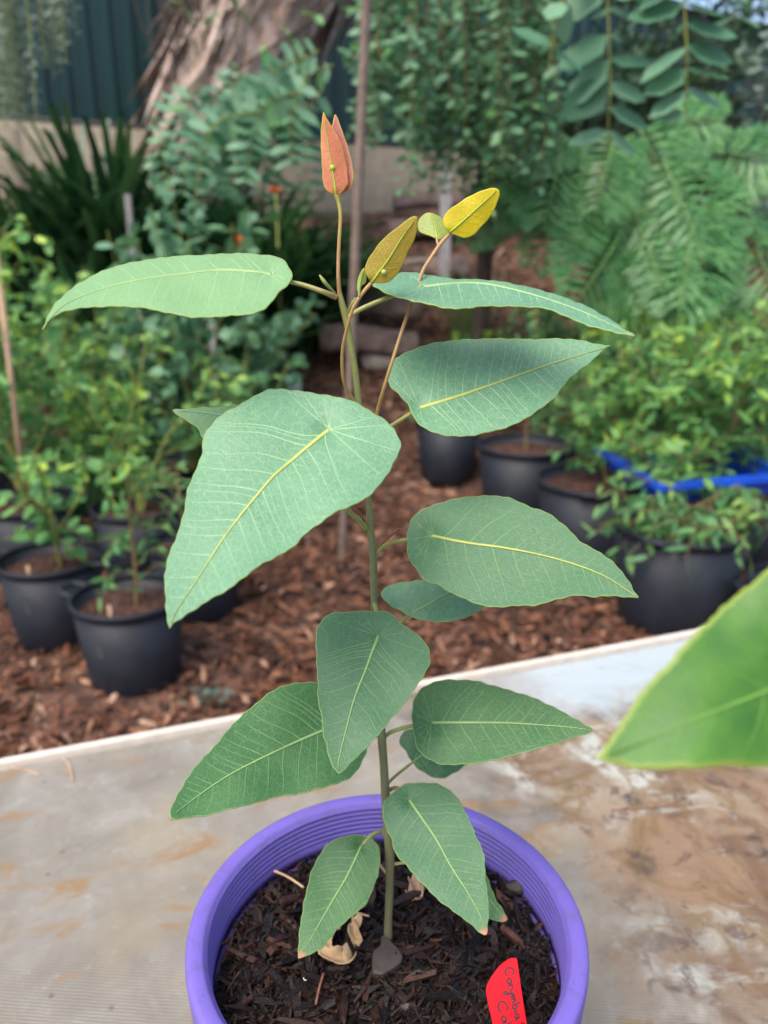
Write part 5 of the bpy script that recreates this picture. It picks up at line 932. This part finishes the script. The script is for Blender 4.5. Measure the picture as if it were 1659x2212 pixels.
# ------------------------------------------------------------------ philodendron
def lobed(mb, ms, b0, tip, nrm, wid, nl=11, seed=0):
    r = np.random.default_rng(seed); b0 = A_(b0, float); tip = A_(tip, float); L = np.linalg.norm(tip - b0); dv = (tip - b0) / L; s = np.cross(nrm, dv); s /= np.linalg.norm(s); u = np.cross(dv, s)
    t = np.linspace(0, 1, 14); rach = b0 + np.outer(t * L, dv) + np.outer(-L * .18 * t ** 2 + L * .02, u); tube(ms, rach, np.linspace(.007, .003, 14), 5, cap=False)
    O = []; D = []; Lh = []
    for k in range(nl):
        t0 = .04 + .92 * k / nl; o_ = b0 + dv * L * t0 + u * (-L * .18 * t0 ** 2); ln = wid * math.sin(math.pi * (t0 * .8 + .2)) ** .7 * r.uniform(.85, 1.1)
        for sg in (1, -1):
            an = R_(100 - 65 * t0 + r.uniform(-6, 6)); main = dv * math.cos(an) + s * sg * math.sin(an) - u * .18; O.append(o_); D.append(main); Lh.append(ln)
            for fr, da in ((.35, .45), (.55, -.4), (.6, .5), (.75, -.35)):    # fingers on each lobe
                O.append(o_ + main * ln * fr); c_, s_ = math.cos(da * sg), math.sin(da * sg); D.append(dv * (math.cos(an + da)) + s * sg * math.sin(an + da) - u * .2); Lh.append(ln * (1 - fr) * 1.0)
    n_ = len(O); Lh = A_(Lh); leaves(mb, A_(O), A_(D), np.repeat(u[None], n_, 0) + r.normal(0, .12, (n_, 3)), Lh, np.minimum(.026, .010 + Lh * .07), .15, fold=.1, r=r, rnd=np.clip(r.normal(.5, .15, n_), 0, 1), tpl=LT2)
def philo(px, py, Y, tips, label, seed):
    c = PY(px, py, Y); zb = gz(Y); e = empty('lobed_leaf_plant', (c[0], Y, zb), label, 'foliage plant', 'large plants with deeply cut leaves'); ms = MB(); ml = MB()
    tube(ms, smooth_poly([A_([c[0], Y, zb]), A_([c[0] + .02, Y, (zb + c[2]) / 2]), c], 5), .05, 7)
    for k, (bx, by, tx, ty, dY, wd) in enumerate(tips):
        b0 = PY(bx, by, Y - dY * .4); tp = PY(tx, ty, Y - dY); tube(ms, smooth_poly([c + [0, 0, -.1], (c + b0) / 2 + [0, 0, .08], b0], 4), .012, 5, cap=False)
        lobed(ml, ms, b0, tp, A_([0, -.75, .65]) + np.random.default_rng(seed + k).normal(0, .18, 3), wd, 11, seed * 7 + k)
    ms.build('stalks', M['philo_stem'], e); ml.build('foliage', M['f_philo'], e)
philo(1290, 420, 5.1, [(1215, 300, 1190, 470, .6, .34), (1200, 290, 1080, 330, .4, .28), (1330, 290, 1290, 440, .5, .28), (1340, 500, 1270, 640, .9, .36), (1300, 400, 1150, 560, .6, .28), (1380, 480, 1440, 640, .7, .3), (1180, 350, 1060, 460, .3, .25), (1100, 400, 1000, 520, .1, .22)], 'deeply cut leaved plant in the middle right distance', 3)
philo(1480, 400, 5.3, [(1430, 350, 1530, 540, .8, .42), (1470, 340, 1640, 480, .6, .42), (1480, 580, 1590, 700, .9, .34), (1380, 280, 1440, 380, .4, .3), (1560, 330, 1680, 340, .4, .32), (1450, 270, 1560, 250, .2, .26), (1500, 450, 1480, 640, 1.0, .36), (1600, 480, 1690, 620, .7, .36)], 'deeply cut leaved plant at the right edge in the distance', 5)
# dark bushes closing the view at the right and behind
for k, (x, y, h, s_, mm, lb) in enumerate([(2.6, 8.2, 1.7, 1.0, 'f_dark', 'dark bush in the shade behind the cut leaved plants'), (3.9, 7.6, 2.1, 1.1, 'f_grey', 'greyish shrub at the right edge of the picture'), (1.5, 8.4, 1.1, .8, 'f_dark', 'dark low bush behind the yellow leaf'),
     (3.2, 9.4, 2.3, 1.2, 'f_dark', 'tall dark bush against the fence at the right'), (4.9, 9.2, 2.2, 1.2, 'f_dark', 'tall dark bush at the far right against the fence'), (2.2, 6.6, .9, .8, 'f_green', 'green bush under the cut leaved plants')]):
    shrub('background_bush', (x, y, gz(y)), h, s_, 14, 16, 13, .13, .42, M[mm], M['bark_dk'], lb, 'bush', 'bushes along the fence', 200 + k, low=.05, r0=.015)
# ------------------------------------------------------------------ stakes, posts, logs
a = G(738, 1202, 0); bt = PY(792, -40, a[1] - .25); dirv = bt - a
e = empty('garden_stake', tuple(a), 'tall weathered bamboo stake leaning up behind the seedling stem', 'stake'); mb = MB(); tt_ = np.linspace(0, 1.12, 60); rr = .018 * (1 + .12 * (np.abs(((tt_ * 6.5) % 1) - .5) > .46))
tube(mb, a - [0, 0, .05] + np.outer(tt_, dirv), rr, 12); mb.build('cane', M['bamboo'], e)
a = G(15, 1230, .3); a = A_([-1.42, 3.0, .28]); mb = MB(); bt = PY(-12, 520, 2.9); a = PY(52, 1060, 3.0); tube(mb, [a - [0, 0, .1], bt], .011, 8); tag(mb.build('thin_cane', M['lolly']), 'thin pale cane standing in the shrubs at the left edge', 'cane')
for k, (x, y0_, y1, Y, lb) in enumerate([(958, 350, 640, 7.0, 'short grey weathered post below the small yellow green leaf'), (283, 420, 640, 5.2, 'thin grey post among the left shrubs'), (455, 640, 760, 4.6, 'thin grey post stub below the top left leaf')]):
    q = PY(x, y1, Y); t2 = PY(x + 6, y0_, Y); w_ = .09 if k == 0 else .035; mb = MB(); box(mb, ((q[0] + t2[0]) / 2, Y, (gz(Y) - .1 + t2[2]) / 2), (w_, w_, t2[2] - gz(Y) + .1)); tag(mb.build('grey_post', M['post'], smooth=False), lb, 'post')
def log(name, x0, y0_, x1, y1, Y, r_, label, m='log'):
    a = PY(x0, y0_, Y); b_ = PY(x1, y1, Y + .1); mb = MB(); t = np.linspace(0, 1, 26); pts = a + np.outer(t, b_ - a) + np.stack([0 * t, 0 * t, .02 * np.sin(t * 5)], 1)
    T, A1, B1 = frames(pts); n = 20; th = np.linspace(0, 2 * np.pi, n, endpoint=False); rr = r_ * (1 + .12 * np.sin(th * 3)[None] + rng.normal(0, .05, (26, n))); v = pts[:, None] + rr[..., None] * (np.cos(th)[None, :, None] * A1[:, None] + np.sin(th)[None, :, None] * B1[:, None])
    f = [[i * n + j, i * n + (j + 1) % n, (i + 1) * n + (j + 1) % n, (i + 1) * n + j] for i in range(25) for j in range(n)]; mb.add(v.reshape(-1, 3), [A_(f), A_([list(range(n))[::-1]]), A_([[25 * n + j for j in range(n)]])]); tag(mb.build(name, M[m]), label, 'log', 'weathered logs edging the bank')
log('log', 640, 655, 905, 668, 6.3, .085, 'pale grey log just below the stem fork')
log('log', 690, 735, 900, 745, 5.9, .10, 'dark topped log lying lower on the bank below the white rock')
log('log', 600, 525, 700, 590, 6.6, .11, 'shaggy log end beside the strappy plants')
log('log', 760, 590, 1010, 575, 7.2, .10, 'dark log higher up the bank behind the olive leaf')
log('log', 840, 500, 1080, 490, 7.9, .09, 'sleeper like log across the upper bank behind the yellow leaf')
log('log', 850, 440, 1100, 435, 8.4, .08, 'highest log across the bank below the wall')
mb = MB(); q = PY(820, 692, 6.0); blob(mb, A_([q[0], 6.0, gz(6.0) + .05]), .12, (1.25, .8, .75), 14, .05); tag(mb.build('pale_rock', M['rock']), 'rounded cream rock on the bank between the two logs', 'rock')
for k, (px, py, Y, s, lb) in enumerate([(620, 700, 5.4, (.17, .03, .22), 'upright grey slate piece left of the stem fork'), (560, 790, 5.1, (.42, .2, .05), 'flat grey slab lying on the mulch left of the stem'), (240, 860, 4.3, (.3, .15, .05), 'pale grey slab lying in the left shrubs')]):
    q = PY(px, py, Y); mb = MB(); box(mb, (q[0], Y, gz(Y) + s[2] / 2), s, .1); o = mb.build('stone_slab', M['slab'], smooth=False); tag(o, lb, 'slab'); md = o.modifiers.new('b', 'BEVEL'); md.width = .012; md.segments = 2
